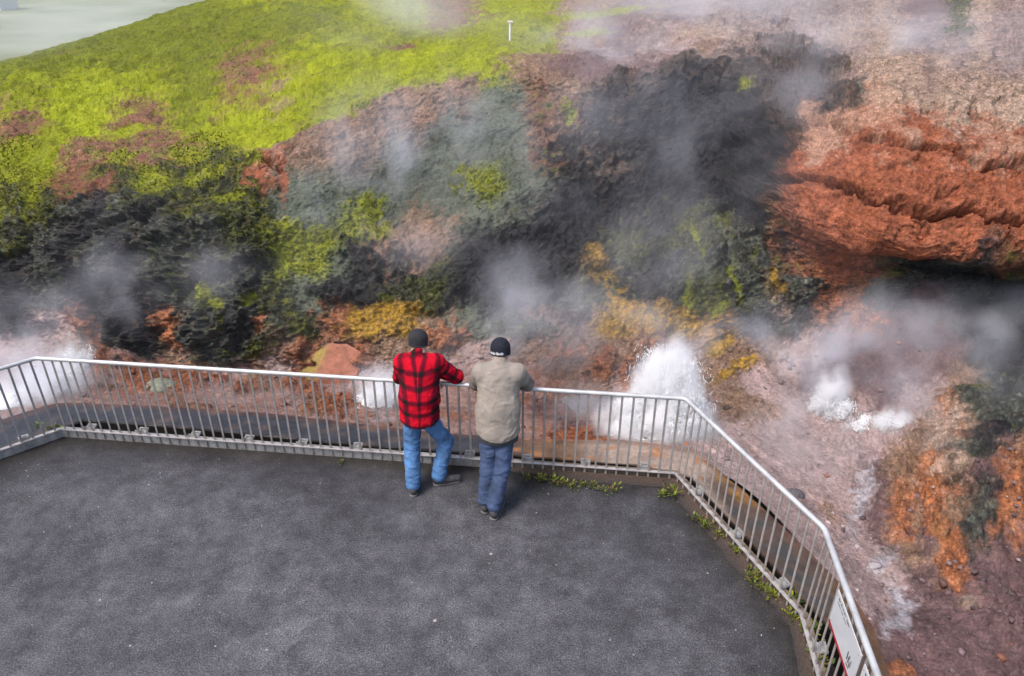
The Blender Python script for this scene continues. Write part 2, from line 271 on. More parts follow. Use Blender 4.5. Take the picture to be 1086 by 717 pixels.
[2,2,8,8,0,0,0,1,1,1,1,1,1,1,1,1,1,1,1,1,1,1,0,0,0,8,8,0,0,0,15,15,11,17,11,10,17,17,17,10,17,17,17,12,17,11,11,3,12,17,17,17,17,17,17,17,17,17,17,17,17],
[2,8,8,8,0,0,1,1,1,1,1,1,1,1,1,1,1,1,0,0,0,0,0,0,0,8,8,0,0,0,15,15,11,17,11,10,17,17,17,10,17,17,17,12,17,11,11,3,12,17,17,17,17,17,17,17,17,17,17,17,17],
[2,8,8,0,0,0,1,1,1,1,1,1,1,1,1,1,1,0,0,0,0,0,0,0,0,8,8,0,0,0,15,15,11,17,11,10,17,17,17,10,17,17,17,12,17,11,11,3,12,17,17,17,17,17,17,17,17,17,17,17,17],
[8,8,8,8,0,0,0,1,1,1,1,1,1,1,1,1,1,0,0,0,0,0,0,0,0,8,8,0,0,0,15,15,11,17,11,10,17,17,17,10,17,17,17,12,17,11,11,3,12,17,17,17,17,17,17,17,17,17,17,17,17],
[2,8,8,8,0,0,0,0,1,1,1,1,1,1,1,1,1,1,0,0,0,0,0,0,0,8,8,0,0,0,15,15,11,17,11,10,17,17,17,10,17,17,17,12,17,11,3,3,12,17,17,17,17,17,17,17,17,17,17,17,17],
[2,2,8,8,8,8,0,0,0,0,0,1,1,1,1,1,1,1,0,0,0,0,0,0,0,8,8,0,0,0,15,15,11,17,11,10,17,17,17,10,17,17,12,12,17,11,3,3,12,17,17,17,17,17,17,17,17,17,17,17,17],
[2,2,2,8,8,8,8,8,0,0,0,0,0,1,1,1,1,1,1,0,0,0,0,0,0,8,8,0,0,0,15,15,11,17,11,10,17,17,10,10,17,17,12,12,17,11,3,12,12,17,17,17,17,17,17,17,17,17,17,17,17],
[2,2,2,2,8,8,8,8,8,0,0,0,0,0,1,1,1,1,1,0,0,0,0,0,0,8,8,0,0,0,15,15,11,17,11,10,17,17,10,10,17,17,12,12,17,11,3,12,12,17,17,17,17,17,17,17,17,17,17,17,17]]
PATCH=[('M',[-3.03,10.73,0.8],[0.42,0.05,-0.02],[0.02,-0.2,-0.24]),('M',[-3.33,10.52,0.58],[0.26,0.02,-0.0],[0.01,-0.13,-0.17]),('M',[-2.23,11.29,1.08],[0.21,0.08,-0.01],[0.08,-0.34,-0.29]),('M',[-2.0,11.05,0.84],[0.21,0.05,-0.0],[0.02,-0.22,-0.16]),('M',[-0.48,11.9,1.48],[0.29,0.03,0.06],[0.0,-0.13,-0.11]),('M',[-0.84,12.0,1.5],[0.12,-0.01,0.01],[0.0,-0.09,-0.07]),('M',[-0.94,11.75,1.3],[0.12,-0.03,-0.01],[0.0,-0.06,-0.04]),('M',[-3.9,10.05,0.07],[0.15,0.05,0.06],[0.06,-0.08,-0.1]),('M',[-4.42,9.89,-0.19],[0.11,0.01,0.05],[0.05,-0.03,-0.06]),('M',[0.93,12.88,2.27],[0.18,0.02,-0.02],[-0.0,-0.17,-0.18]),('M',[3.95,13.09,2.75],[0.12,-0.07,0.02],[-0.02,-0.13,-0.09]),('O',[-5.11,9.95,-0.32],[0.18,-0.03,0.02],[-0.0,-0.14,-0.28]),('O',[-3.78,9.84,-0.23],[0.16,0.04,0.07],[0.05,-0.04,-0.07]),('O',[-5.71,10.1,-0.32],[0.06,-0.02,0.0],[-0.0,-0.03,-0.07]),('T',[-1.56,11.1,0.81],[0.33,0.02,-0.0],[0.05,-0.57,-0.4]),('D',[-1.84,10.52,0.42],[0.32,0.02,-0.01],[0.03,-0.35,-0.29]),('Y',[2.81,10.07,-0.32],[0.54,0.05,-0.02],[-0.02,-0.16,-0.14]),('Y',[1.21,10.8,0.32],[0.17,0.01,-0.02],[-0.02,-0.36,-0.24]),('Y',[2.14,10.05,-0.24],[0.22,0.02,-0.01],[-0.03,-0.3,-0.21]),('Y',[-2.0,9.83,-0.21],[0.47,0.0,0.01],[0.01,-0.13,-0.15]),('Y',[4.07,10.45,0.18],[0.2,-0.03,0.02],[-0.05,-0.17,-0.23]),('Y',[3.41,9.46,-0.76],[0.46,0.25,0.11],[0.03,-0.09,-0.04]),('O',[5.27,10.02,-0.1],[0.27,-0.06,0.03],[-0.05,-0.24,-0.23]),('m',[3.2,11.47,0.78],[0.25,0.29,0.26],[0.43,-0.32,-0.16]),('d',[3.43,10.96,0.48],[0.33,-0.07,0.01],[-0.08,-0.55,-0.43]),('m',[2.97,10.6,0.17],[0.37,-0.02,0.0],[-0.06,-0.47,-0.38]),('d',[3.82,10.51,0.19],[0.34,-0.05,0.03],[-0.05,-0.43,-0.46]),('t',[1.52,12.4,1.62],[0.59,0.09,-0.01],[-0.01,-0.37,-0.39]),('m',[1.8,11.26,0.54],[0.46,0.03,-0.01],[-0.03,-0.39,-0.26]),('D',[2.42,11.72,0.87],[0.3,-0.02,0.0],[-0.05,-0.55,-0.45]),('O',[4.49,5.56,-0.64],[0.11,0.01,0.03],[-0.19,-0.67,0.06]),('O',[4.72,6.22,-0.67],[0.27,-0.24,0.14],[-0.1,-0.14,-0.02]),('O',[5.15,5.8,-0.46],[0.03,-0.04,0.01],[-0.42,-0.46,-0.08]),('d',[4.82,5.69,-0.54],[0.12,-0.03,0.04],[-0.11,-0.2,-0.01]),('D',[4.89,6.14,-0.58],[0.07,-0.02,0.03],[-0.06,-0.12,-0.01]),('B',[5.4,7.39,-0.52],[0.2,-0.03,0.11],[-0.29,-0.78,-0.04]),('O',[4.44,6.37,-0.79],[0.11,0.02,0.02],[-0.18,-0.64,0.05]),('T',[4.71,6.82,-0.78],[0.24,0.04,0.08],[-0.14,-0.51,0.02]),('W',[4.05,6.54,-0.85],[0.09,-0.01,0.0],[-0.45,-0.78,0.08]),('W',[3.78,5.51,-0.72],[0.21,0.18,-0.04],[0.01,-0.1,0.01]),('W',[3.63,4.74,-0.6],[0.3,0.2,-0.06],[-0.03,-0.11,0.02]),('B',[4.3,4.83,-0.56],[0.08,0.01,0.01],[-0.02,-0.08,0.01]),('O',[3.32,4.03,-0.47],[0.12,-0.01,-0.01],[-0.09,-0.18,0.03]),('r',[-5.59,16.57,2.43],[0.75,-0.19,0.16],[0.17,-0.32,-0.02]),('r',[-1.69,20.74,3.16],[0.67,0.7,0.15],[0.12,-0.84,-0.05]),('r',[-2.51,17.48,2.81],[0.45,-0.04,0.03],[0.05,-0.4,-0.03]),('r',[-9.42,13.75,1.73],[0.26,0.01,0.01],[0.22,-0.45,-0.16]),('r',[-7.2,13.35,1.66],[1.05,0.2,0.1],[0.19,-0.42,-0.07]),('r',[-7.32,11.98,1.28],[0.63,-0.05,0.12],[0.28,-0.49,-0.14]),('D',[-8.13,11.48,0.73],[0.26,-0.04,0.02],[0.09,-0.27,-0.22]),('d',[-4.85,10.72,0.87],[0.41,-0.05,0.03],[0.02,-0.17,-0.22]),('m',[-4.78,11.88,1.64],[0.34,0.09,0.11],[0.36,-0.79,-0.18]),('m',[-4.27,11.22,1.4],[0.45,-0.04,0.02],[0.06,-0.27,-0.17]),('M',[-5.9,11.66,1.38],[0.37,-0.07,0.01],[0.13,-0.32,-0.09]),('M',[-6.78,12.65,1.54],[0.33,-0.08,0.02],[0.22,-0.51,-0.09]),('M',[-5.62,12.52,1.67],[0.36,-0.12,0.03],[0.19,-0.53,-0.08]),('r',[0.45,12.93,2.42],[0.3,0.05,0.01],[-0.0,-0.43,-0.4]),('K',[-0.26,12.56,2.09],[0.48,-0.03,0.0],[0.01,-0.84,-0.73]),('K',[0.21,11.89,1.48],[0.29,0.19,0.12],[0.29,-0.42,-0.43]),('D',[5.36,14.27,3.05],[0.59,-0.21,-0.02],[-0.39,-1.26,-0.26]),('D',[5.61,13.68,2.93],[0.51,0.6,0.16],[-0.06,-0.51,-0.11]),('p',[6.68,12.36,3.12],[0.21,0.06,-0.01],[-0.59,-1.27,-0.14]),('B',[6.3,12.32,3.12],[0.31,-0.29,0.03],[-0.51,-1.15,-0.1]),('B',[5.55,11.48,2.82],[0.18,-0.22,0.06],[-0.14,-0.38,-0.13]),('B',[3.85,15.65,3.31],[0.89,-0.38,-0.01],[-0.19,-0.85,-0.08]),('P',[1.69,14.93,3.05],[0.63,-1.04,-0.13],[-0.12,-0.53,-0.05]),('R',[4.57,10.29,1.71],[0.5,-0.49,0.15],[-0.1,-0.48,-0.39]),('R',[5.97,10.01,2.0],[1.04,-0.02,0.04],[-0.13,-0.47,-0.38]),('r',[4.19,10.98,0.85],[0.15,-0.16,0.1],[-0.02,-0.12,-0.31]),('W',[-6.34,8.68,-0.78],[0.43,-0.31,0.08],[0.22,-0.98,0.11]),('W',[-6.26,7.95,-0.61],[0.43,-0.21,0.08],[0.12,-0.49,0.11]),('W',[-1.92,9.04,-0.83],[0.25,-0.01,0.01],[0.09,-0.62,-0.09]),('W',[2.05,8.5,-0.92],[0.63,-0.02,0.02],[-0.21,-1.12,0.16]),('W',[4.57,8.71,-0.87],[0.16,-0.09,0.04],[-0.13,-0.39,-0.1]),('W',[4.68,8.18,-0.87],[0.18,0.08,0.06],[-0.01,-0.12,-0.0]),('W',[5.0,7.93,-0.75],[0.15,-0.05,0.06],[-0.06,-0.23,-0.02]),('O',[-5.37,9.28,-0.85],[0.57,0.0,-0.0],[0.12,-0.27,0.01]),('O',[2.15,9.11,-0.91],[0.16,-0.01,0.0],[-0.06,-0.37,-0.09]),('p',[0.78,8.44,-0.9],[0.39,0.02,-0.02],[-0.03,-0.38,0.04]),('O',[0.91,7.76,-0.75],[0.58,-0.0,0.0],[-0.03,-0.33,0.12]),('p',[4.37,9.31,-0.78],[0.19,-0.03,0.03],[-0.09,-0.34,-0.14]),('T',[-2.84,11.96,1.88],[0.77,0.15,-0.04],[0.06,-0.46,-0.33]),('D',[7.36,9.67,-0.03],[0.24,-0.05,0.03],[-0.42,-0.82,-0.21]),('D',[5.67,6.95,-0.37],[0.25,-0.09,0.07],[-0.36,-0.65,-0.06]),('D',[0.21,10.55,0.32],[1.37,0.16,-0.04],[-0.0,-0.51,-0.43]),('D',[-0.34,10.9,0.67],[0.82,0.4,0.26],[0.23,-0.35,-0.3]),('P',[-7.01,10.25,-0.47],[0.23,-0.02,0.02],[0.02,-0.15,-0.21]),('O',[-6.54,10.14,-0.57],[0.23,-0.03,0.01],[0.02,-0.16,-0.22]),('T',[0.82,9.39,-0.69],[0.83,0.0,-0.0],[-0.01,-0.43,-0.24]),('R',[-3.68,11.58,1.68],[0.11,-0.0,0.0],[0.12,-0.63,-0.36]),('G',[1.22,18.26,3.39],[0.87,-0.01,0.06],[-0.04,-0.58,-0.04]),('G',[2.38,18.7,3.48],[0.94,0.25,0.06],[-0.06,-0.51,-0.03]),('G',[0.51,15.45,3.12],[0.49,0.44,0.05],[0.03,-0.63,-0.04]),('G',[1.55,16.43,3.24],[0.66,0.21,0.04],[-0.03,-0.37,-0.05]),('G',[3.29,19.21,3.55],[0.73,0.3,0.05],[-0.06,-0.35,-0.02]),('M',[3.05,11.17,0.56],[0.05,-0.0,0.01],[0.09,-0.51,-0.33]),('M',[3.47,10.57,0.18],[0.09,-0.01,0.01],[0.0,-0.36,-0.34]),('M',[3.15,10.31,-0.11],[0.15,0.01,0.01],[-0.06,-0.13,-0.14]),('M',[2.74,10.46,0.04],[0.11,0.02,0.02],[0.03,-0.27,-0.23]),('Y',[4.15,10.45,0.22],[0.12,-0.01,0.02],[-0.01,-0.1,-0.14]),('K',[3.45,11.08,0.56],[0.1,0.0,0.02],[0.04,-0.4,-0.27]),('K',[3.09,10.73,0.28],[0.16,-0.0,0.01],[-0.03,-0.19,-0.15]),('K',[3.73,10.42,0.06],[0.17,-0.02,0.0],[-0.01,-0.16,-0.19]),('Y',[2.37,10.16,-0.19],[0.51,0.1,0.04],[-0.01,-0.12,-0.09]),('Y',[1.6,10.16,-0.14],[0.27,0.02,0.0],[-0.02,-0.31,-0.2]),('O',[0.83,9.61,-0.54],[0.36,-0.01,0.01],[-0.0,-0.1,-0.07]),('O',[1.75,9.3,-0.8],[0.16,-0.0,-0.01],[-0.03,-0.32,-0.19]),('O',[4.8,10.15,-0.1],[0.2,-0.03,0.01],[-0.01,-0.11,-0.15]),('M',[-4.85,11.69,1.55],[0.36,0.0,0.07],[0.07,-0.23,-0.08]),('M',[-4.46,11.07,1.28],[0.33,0.01,0.04],[0.02,-0.11,-0.07]),('M',[-5.18,11.59,1.44],[0.19,-0.03,0.02],[0.07,-0.22,-0.08]),('M',[-4.31,11.91,1.75],[0.27,0.07,0.08],[0.12,-0.24,-0.07]),('M',[-5.68,11.66,1.4],[0.31,-0.07,0.01],[0.03,-0.22,-0.07]),('m',[-8.52,12.14,1.08],[0.36,-0.08,0.03],[0.19,-0.41,-0.18]),('G',[-8.43,13.05,1.49],[0.4,0.23,0.1],[0.11,-0.24,-0.08]),('M',[-8.6,12.58,1.28],[0.33,-0.01,0.04],[0.19,-0.26,-0.1]),('m',[-6.96,12.26,1.43],[0.28,0.03,0.04],[0.19,-0.28,-0.04]),('m',[-7.61,11.78,1.1],[0.28,-0.06,0.04],[0.08,-0.19,-0.09]),('m',[-5.89,11.3,1.2],[0.31,-0.06,0.03],[0.04,-0.13,-0.09]),('m',[-4.2,10.81,1.05],[0.16,-0.01,-0.0],[0.02,-0.14,-0.16]),('G',[-7.16,13.84,1.74],[0.42,0.21,0.05],[0.16,-0.37,-0.04]),('G',[-8.1,13.94,1.72],[0.33,0.23,0.04],[0.11,-0.23,-0.04]),('D',[4.92,13.5,2.85],[1.04,0.94,0.26],[-0.08,-0.8,-0.19]),('D',[2.55,13.39,2.64],[1.02,-0.04,0.03],[-0.03,-0.27,-0.23]),('D',[1.78,13.15,2.43],[0.67,0.06,-0.01],[-0.01,-0.3,-0.29]),('G',[-4.5,12.54,1.89],[0.43,-0.01,0.1],[0.15,-0.47,-0.06]),('G',[-3.84,12.32,2.01],[0.29,0.25,0.15],[0.05,-0.18,-0.05]),('m',[-4.6,12.06,1.75],[0.4,-0.15,0.04],[0.1,-0.33,-0.08]),('p',[4.31,5.52,-0.68],[0.07,-0.03,0.02],[-0.1,-0.2,0.01]),('p',[4.63,5.25,-0.55],[0.05,-0.09,0.02],[-0.18,-0.23,-0.02]),('T',[4.5,6.11,-0.73],[0.07,0.03,0.02],[-0.09,-0.3,0.03]),('B',[5.06,6.47,-0.55],[0.21,-0.13,0.12],[-0.06,-0.12,-0.01]),('p',[5.61,6.63,-0.38],[0.14,-0.0,0.03],[-0.14,-0.25,-0.02]),('G',[-3.58,13.28,2.26],[0.79,-0.0,0.19],[0.14,-0.61,-0.08]),('G',[-2.49,13.66,2.57],[0.5,0.45,0.15],[0.13,-0.56,-0.02]),('G',[-1.53,13.84,2.82],[0.61,0.11,0.14],[0.05,-0.51,-0.01]),('G',[-4.07,12.72,2.05],[0.29,0.07,0.09],[0.22,-0.55,-0.05]),('G',[-0.53,13.92,2.99],[0.44,0.04,0.06],[0.07,-0.44,-0.02]),('O',[-5.39,9.09,-0.84],[0.25,0.01,-0.01],[0.12,-0.25,0.03]),('O',[-6.1,9.32,-0.85],[0.2,0.0,-0.0],[0.12,-0.23,0.01]),('O',[-4.44,9.28,-0.86],[0.21,-0.01,-0.0],[0.07,-0.21,-0.0]),('O',[-3.9,8.91,-0.85],[0.15,-0.01,-0.0],[0.06,-0.17,0.01]),('O',[-3.25,9.09,-0.87],[0.15,-0.01,0.0],[0.06,-0.23,0.02]),('O',[0.93,8.02,-0.83],[0.42,0.02,-0.01],[-0.03,-0.28,0.08]),('T',[3.64,6.34,-0.78],[0.15,0.11,-0.05],[-0.05,-0.36,0.05]),('Y',[1.59,9.98,-0.26],[0.49,0.02,-0.0],[-0.02,-0.25,-0.17]),('O',[2.22,9.67,-0.54],[0.28,0.03,-0.02],[-0.02,-0.2,-0.15]),('O',[1.34,9.44,-0.65],[0.26,0.0,-0.0],[-0.01,-0.22,-0.18]),('Y',[3.2,9.86,-0.54],[0.32,0.13,0.07],[0.03,-0.15,-0.1]),('m',[0.21,9.89,-0.3],[0.47,0.02,-0.01],[-0.0,-0.15,-0.16]),('d',[0.95,10.08,-0.17],[0.37,0.02,-0.01],[-0.01,-0.16,-0.13]),('O',[-1.05,9.72,-0.34],[0.31,0.01,-0.01],[0.01,-0.13,-0.14]),('B',[4.14,10.21,-0.15],[0.16,-0.02,0.01],[-0.01,-0.14,-0.19]),('B',[5.72,7.65,-0.41],[0.11,-0.03,0.05],[-0.19,-0.49,-0.02])]
WEEDS=[[-5.33,6.54],[-5.41,6.86],[-5.16,6.75],[-1.81,6.25],[-1.1,6.13],[0.17,6.0],[0.31,5.97],[0.44,5.93],[0.55,5.91],[0.63,5.87],[0.74,5.9],[0.84,5.87],[0.95,5.81],[1.05,5.81],[1.52,5.74],[1.63,5.76],[1.79,5.4],[1.85,5.3],[1.96,5.18],[2.07,4.95],[2.12,4.64],[2.17,4.54],[2.23,4.45],[2.38,4.36],[2.31,4.24],[2.42,4.09],[2.39,3.89],[2.39,3.77]]
STEAM_NEAR = [
 ((0, 10.4, .6), (9.5, 3.2, 2.6), 0, .06), ((2, 11.5, 2.2), (6, 3, 2.0), -10, .06),
 ((7.0, 9.5, .25), (1.6, .9, .5), 0, .9),
 ((2.15, 8.6, .1), (.95, .7, 1.0), 0, 1.6), ((2.4, 8.9, .7), (.7, .6, .8), 0, 1.2), ((1.2, 8.3, -.6), (.8, .6, .5), 0, 1.5),
 ((.25, 9.2, .3), (1.1, .9, 1.2), 8, 1.3), ((1.2, 9.3, .1), (1.3, .7, .7), 0, .8), ((-.6, 9.0, -.3), (.9, .7, .7), 0, .9),
 ((5.4, 9.0, -.1), (2.3, 1.0, .95), -8, 2.3), ((6.9, 8.8, -.5), (1.4, 1.2, .9), 0, 1.3), ((4.42, 8.6, -.3), (.6, .5, .7), 0, 1.8), ((4.98, 8.0, -.4), (.6, .5, .6), 0, 1.6), ((3.9, 9.0, -.1), (1.3, .6, .35), -25, 1.6), ((3.6, 8.0, -.7), (1.8, 1.3, .5), 0, 1.3), ((6.8, 7.6, -.3), (1.2, 1.0, .7), 0, .9), ((5.6, 7.0, -.3), (1.2, 1.0, .45), 0, .5),
 ((3.1, 11.4, 2.0), (2.3, 1.3, 1.2), -12, .22), ((1.8, 12.0, 2.5), (1.6, 1.2, 1.0), 0, .45), ((4.3, 12.0, 2.9), (1.8, 1.1, .8), -15, .45), ((2.2, 10.2, .9), (1.2, .8, .9), 0, .55),
 ((-2.1, 11.6, 2.0), (1.2, .8, 1.5), 20, 1.1), ((-.9, 12.2, 2.1), (1.7, 1., 1.2), 0, .9), ((-3.0, 10.9, 1.3), (.5, .6, .9), 0, .9), ((-1.6, 10.5, .8), (1.1, .7, .9), 0, .6),
 ((-5.7, 9.9, .35), (.7, .6, 1.0), 15, 1.2), ((-6.4, 9.7, .0), (.9, .6, .6), 0, 1.0), ((-4.6, 9.9, .6), (.9, .6, .7), 0, .6),
 ((-6.7, 8.9, -.45), (1.1, 1.1, .7), 0, 2.0), ((-7.4, 9.4, .0), (1.0, .9, .9), 0, .8), ((-1.82, 8.75, -.55), (.55, .5, .55), 0, 2.5), ((-4.2, 8.6, -.75), (1.8, .6, .3), 0, .7),
 ((1.9, 14.5, 3.2), (2.6, 1.6, .8), -10, 1.0), ((5.5, 14.5, 3.6), (3.2, 1.6, .8), -5, .8), ((7.5, 13.0, 3.5), (1.6, 1.4, .9), 0, .6)]
STEAM_TOP = [((-2.0, 18, 3.6), (2.4, 2.2, 1.0), -25, .5), ((-3.9, 16.9, 3.0), (2.0, 1.2, .9), -30, .45), ((2.8, 18, 3.8), (3.5, 2.2, 1.0), 0, .55), ((7, 19, 4.2), (5, 3, 1.3), 0, .4), ((0, 24, 4.2), (5, 5, 1.5), 0, .22), ((-12, 20, 2.6), (3, 3, .8), 0, .12)]
STEAM_LOW = [((-42, 62, .4), (16, 22, 3.2), 0, .16), ((-26, 52, .0), (12, 14, 2.4), 0, .22), ((-60, 80, 1.), (26, 26, 4), 0, .07), ((-34, 95, 1.5), (24, 26, 4.5), 0, .12)]
# ------------------------------------------------------------------ camera, world, sun
cam = bpy.data.cameras.new('camera'); camo = bpy.data.objects.new('camera', cam); COL.objects.link(camo)
p_, r_ = math.radians(28.3), math.radians(.3)
zc = np.array([math.sin(r_) * math.cos(p_), math.cos(r_) * math.cos(p_), math.sin(p_)])
yc = np.array([0, 0, -1.]) - zc * -zc[2]; yc /= np.linalg.norm(yc); xc = np.cross(yc, zc)
M_ = Matrix(((*xc, 0), (*yc, 0), (*zc, 4.9), (0, 0, 0, 1)))
camo.matrix_world = M_
cam.sensor_fit = 'HORIZONTAL'; cam.sensor_width = 36; cam.lens = 36 * 775 / 1086; cam.clip_end = 4000; cam.clip_start = .05
scene.camera = camo

SUN_EL, SUN_AZ = math.radians(60), math.radians(238)      # azimuth clockwise from +Y: high, to the left and behind the viewer
w = bpy.data.worlds.new('World'); scene.world = w; w.use_nodes = True
nt = w.node_tree; bg = nt.nodes['Background']
sky = nt.nodes.new('ShaderNodeTexSky'); sky.sky_type = 'NISHITA'; sky.sun_disc = False
sky.sun_elevation = SUN_EL; sky.sun_rotation = SUN_AZ; sky.air_density = 1.0; sky.dust_density = 4.; sky.ozone_density = 1.
nt.links.new(sky.outputs[0], bg.inputs[0]); bg.inputs[1].default_value = .13
sl = bpy.data.lights.new('sun', 'SUN'); sl.energy = 1.35; sl.angle = math.radians(15); sl.color = (1, .96, .9)
so = bpy.data.objects.new('sun', sl); COL.objects.link(so)
sd = Vector((math.sin(SUN_AZ) * math.cos(SUN_EL), math.cos(SUN_AZ) * math.cos(SUN_EL), math.sin(SUN_EL)))
so.rotation_euler = sd.to_track_quat('Z', 'Y').to_euler(); so.location = sd * 60

scene.view_settings.view_transform = 'Standard'; scene.view_settings.look = 'None'
scene.view_settings.gamma = 1; scene.view_settings.exposure = .93
cy = scene.cycles
cy.use_denoising = True
cy.max_bounces = 12; cy.diffuse_bounces = 3; cy.glossy_bounces = 2; cy.transparent_max_bounces = 8; cy.volume_bounces = 12
cy.volume_step_rate = 2.0; cy.volume_max_steps = 256
cy.use_adaptive_sampling = True; cy.adaptive_threshold = .02

# ------------------------------------------------------------------ hillside: cliff, spring bed and grassy top in one surface
CP = np.array(CP)                     # measured control points [column along the cliff, row up the slope, xyz]
nC, nR = CP.shape[:2]
SUBC = [30, 30, 80, 80, 80, 80, 80, 80, 80, 76, 76, 76, 76, 40, 30]
SUBR = [120, 100, 70, 95, 95, 105, 150, 80, 130, 24]
def grid_params(sub): return np.concatenate([np.arange(n) / n + i for i, n in enumerate(sub)] + [[len(sub)]])
gc, gt = grid_params(SUBC), grid_params(SUBR)
def crw(x, n):
    i = np.clip(np.floor(x).astype(int), 0, n - 2); f = x - i
    W = np.zeros((len(x), n)); r = np.arange(len(x))
    for k, wt in enumerate((.5 * (-f + 2 * f**2 - f**3), .5 * (2 - 5 * f**2 + 3 * f**3), .5 * (f + 4 * f**2 - 3 * f**3), .5 * (-f**2 + f**3))):
        np.add.at(W, (r, np.clip(i + k - 1, 0, n - 1)), wt)
    return W
WC = crw(gc, nC)
seg_l = np.linalg.norm(np.diff(CP, axis=1), axis=2); sec_ = np.diff(CP, axis=1) / seg_l[..., None]      # chord-weighted tangents up the slope: no folds
tang = np.concatenate([sec_[:, :1], (sec_[:, 1:] * seg_l[:, :-1, None] + sec_[:, :-1] * seg_l[:, 1:, None]) / (seg_l[:, 1:] + seg_l[:, :-1])[..., None], sec_[:, -1:]], 1)
ri = np.clip(np.floor(gt).astype(int), 0, nR - 2); rf = (gt - ri)[None, :, None]
CURV = ((2 * rf**3 - 3 * rf**2 + 1) * CP[:, ri] + (rf**3 - 2 * rf**2 + rf) * tang[:, ri] * seg_l[:, ri, None] + (-2 * rf**3 + 3 * rf**2) * CP[:, ri + 1] + (rf**3 - rf**2) * tang[:, ri + 1] * seg_l[:, ri, None])
BASE = np.einsum('ctk,xc->txk', CURV, WC)              # rows, cols, xyz
nt_, nc_ = BASE.shape[:2]
def grid_normals(B):
    du = np.gradient(B, axis=1); dv = np.gradient(B, axis=0)
    n = np.cross(du, dv); return n / (np.linalg.norm(n, axis=2, keepdims=True) + 1e-9)
NRM = grid_normals(BASE).reshape(-1, 3)
P0 = BASE.reshape(-1, 3)
TT, CC = np.meshgrid(gt, gc, indexing='ij'); TT = TT.ravel(); CC = CC.ravel()

CLS = 'GgMmDdKRrOPpBYWTtb'
#        albedo               rock strata moss  wet  plants
PROP = {'G': (.262, .298, .009, .18, 0, 0, .0, 0), 'g': (.150, .172, .008, .15, 0, 0, .0, 0), 'M': (.225, .245, .012, .35, 0, 1, .0, .4),
        'm': (.048, .052, .014, .75, 0, .7, .1, .6), 'D': (.0125, .012, .0145, 1.1, .2, 0, .75, .10), 'd': (.050, .054, .044, 1.1, .1, .15, .45, .30),
        'K': (.110, .126, .090, .35, .1, 0, .1, .18), 'R': (.300, .092, .044, .62, 1, 0, .1, .0), 'r': (.175, .066, .036, .6, .2, 0, .1, .52),
        'O': (.330, .120, .050, .80, .2, 0, .3, .10), 'P': (.360, .258, .240, .28, 0, 0, .35, .0), 'p': (.150, .089, .088, .4, .1, 0, .35, .0),
        'B': (.350, .250, .190, .7, .35, 0, .0, .0), 'Y': (.350, .200, .018, .75, .1, .05, .3, .12), 'W': (.420, .395, .420, .22, 0, 0, .4, 0),
        'b': (.250, .175, .155, .75, .1, 0, .0, .04), 'T': (.245, .150, .100, .6, .1, 0, .1, .12), 't': (.085, .058, .045, .9, .2, 0, .5, .15)}
PT = np.array([PROP[k] for k in CLS])
MAP = np.array(UVMAP)      # which ground kind lies where on the slope (index into CLS)
warp = np.stack([fbm(P0 * 1.5 + 3.1, 4), fbm(P0 * 1.5 + 41.7, 4)], 1)
warp2 = np.stack([fbm(P0 * 7 + 9.1, 3), fbm(P0 * 7 + 77.7, 3)], 1)
warp3 = np.stack([fbm(P0 * 22 + 5.5, 3), fbm(P0 * 22 + 66.6, 3)], 1)
mc = np.clip(CC * 4 + warp[:, 0] * 1.15 + warp2[:, 0] * .75 + warp3[:, 0] * .55, 0, MAP.shape[1] - 1.001)
mt = np.clip(TT * 5 + warp[:, 1] * 1.15 + warp2[:, 1] * .75 + warp3[:, 1] * .55, 0, MAP.shape[0] - 1.001)
ic, it = mc.astype(int), mt.astype(int)
fc, ft = sstep(.05, .95, mc - ic)[:, None], sstep(.05, .95, mt - it)[:, None]
V = (PT[MAP[it, ic]] * (1 - fc) + PT[MAP[it, ic + 1]] * fc) * (1 - ft) + (PT[MAP[it + 1, ic]] * (1 - fc) + PT[MAP[it + 1, ic + 1]] * fc) * ft
Pw = P0 + np.stack([warp[:, 0], warp[:, 1], warp2[:, 0]], 1) * .22 + np.stack([warp2[:, 1], warp2[:, 0], warp2[:, 1]], 1) * .09
for k, c, A, B in PATCH:
    c, A, B = map(np.array, (c, A, B))
    d = Pw - c
    aa, bb, ab = A @ A + 1e-4, B @ B + 1e-4, A @ B
    if aa * bb - ab * ab < .05 * aa * bb: ab = 0
    da, db = d @ A, d @ B; det = aa * bb - ab * ab
    u = (da * bb - db * ab) / det; v = (db * aa - da * ab) / det
    off = d - u[:, None] * A - v[:, None] * B
    q = np.sqrt(u * u + v * v + (off**2).sum(1) / .5)
    q = q + .55 * warp2[:, 0] + .45 * warp3[:, 0]
    soft = k in 'WPpBKTDd'
    wgt = (1 - sstep(.25 if soft else .5, 1.25 if soft else 1.12, q))[:, None] * (.8 if soft else .92)
    if wgt.max() > 0: V = V * (1 - wgt) + PT[CLS.index(k)] * wgt
rimw = (sstep(7.0, 7.12, TT + .12 * warp2[:, 0] + .06 * warp3[:, 0]) * (1 - sstep(7.6, 8.2, TT)) * sstep(4.1, 4.5, CC) * (1 - sstep(6.2, 6.9, CC + .3 * warp[:, 0])))[:, None] * .95
V = V * (1 - rimw) + PT[0] * rimw                      # turf right up to the rim
alb = V[:, :3]; rock = V[:, 3]; strata = V[:, 4]; mossy = np.clip(V[:, 5], 0, 1); wet = V[:, 6]; plants = V[:, 7]
grass_w = np.clip((alb[:, 1] - alb[:, 0]) / .03, 0, 1) * (rock < .35)

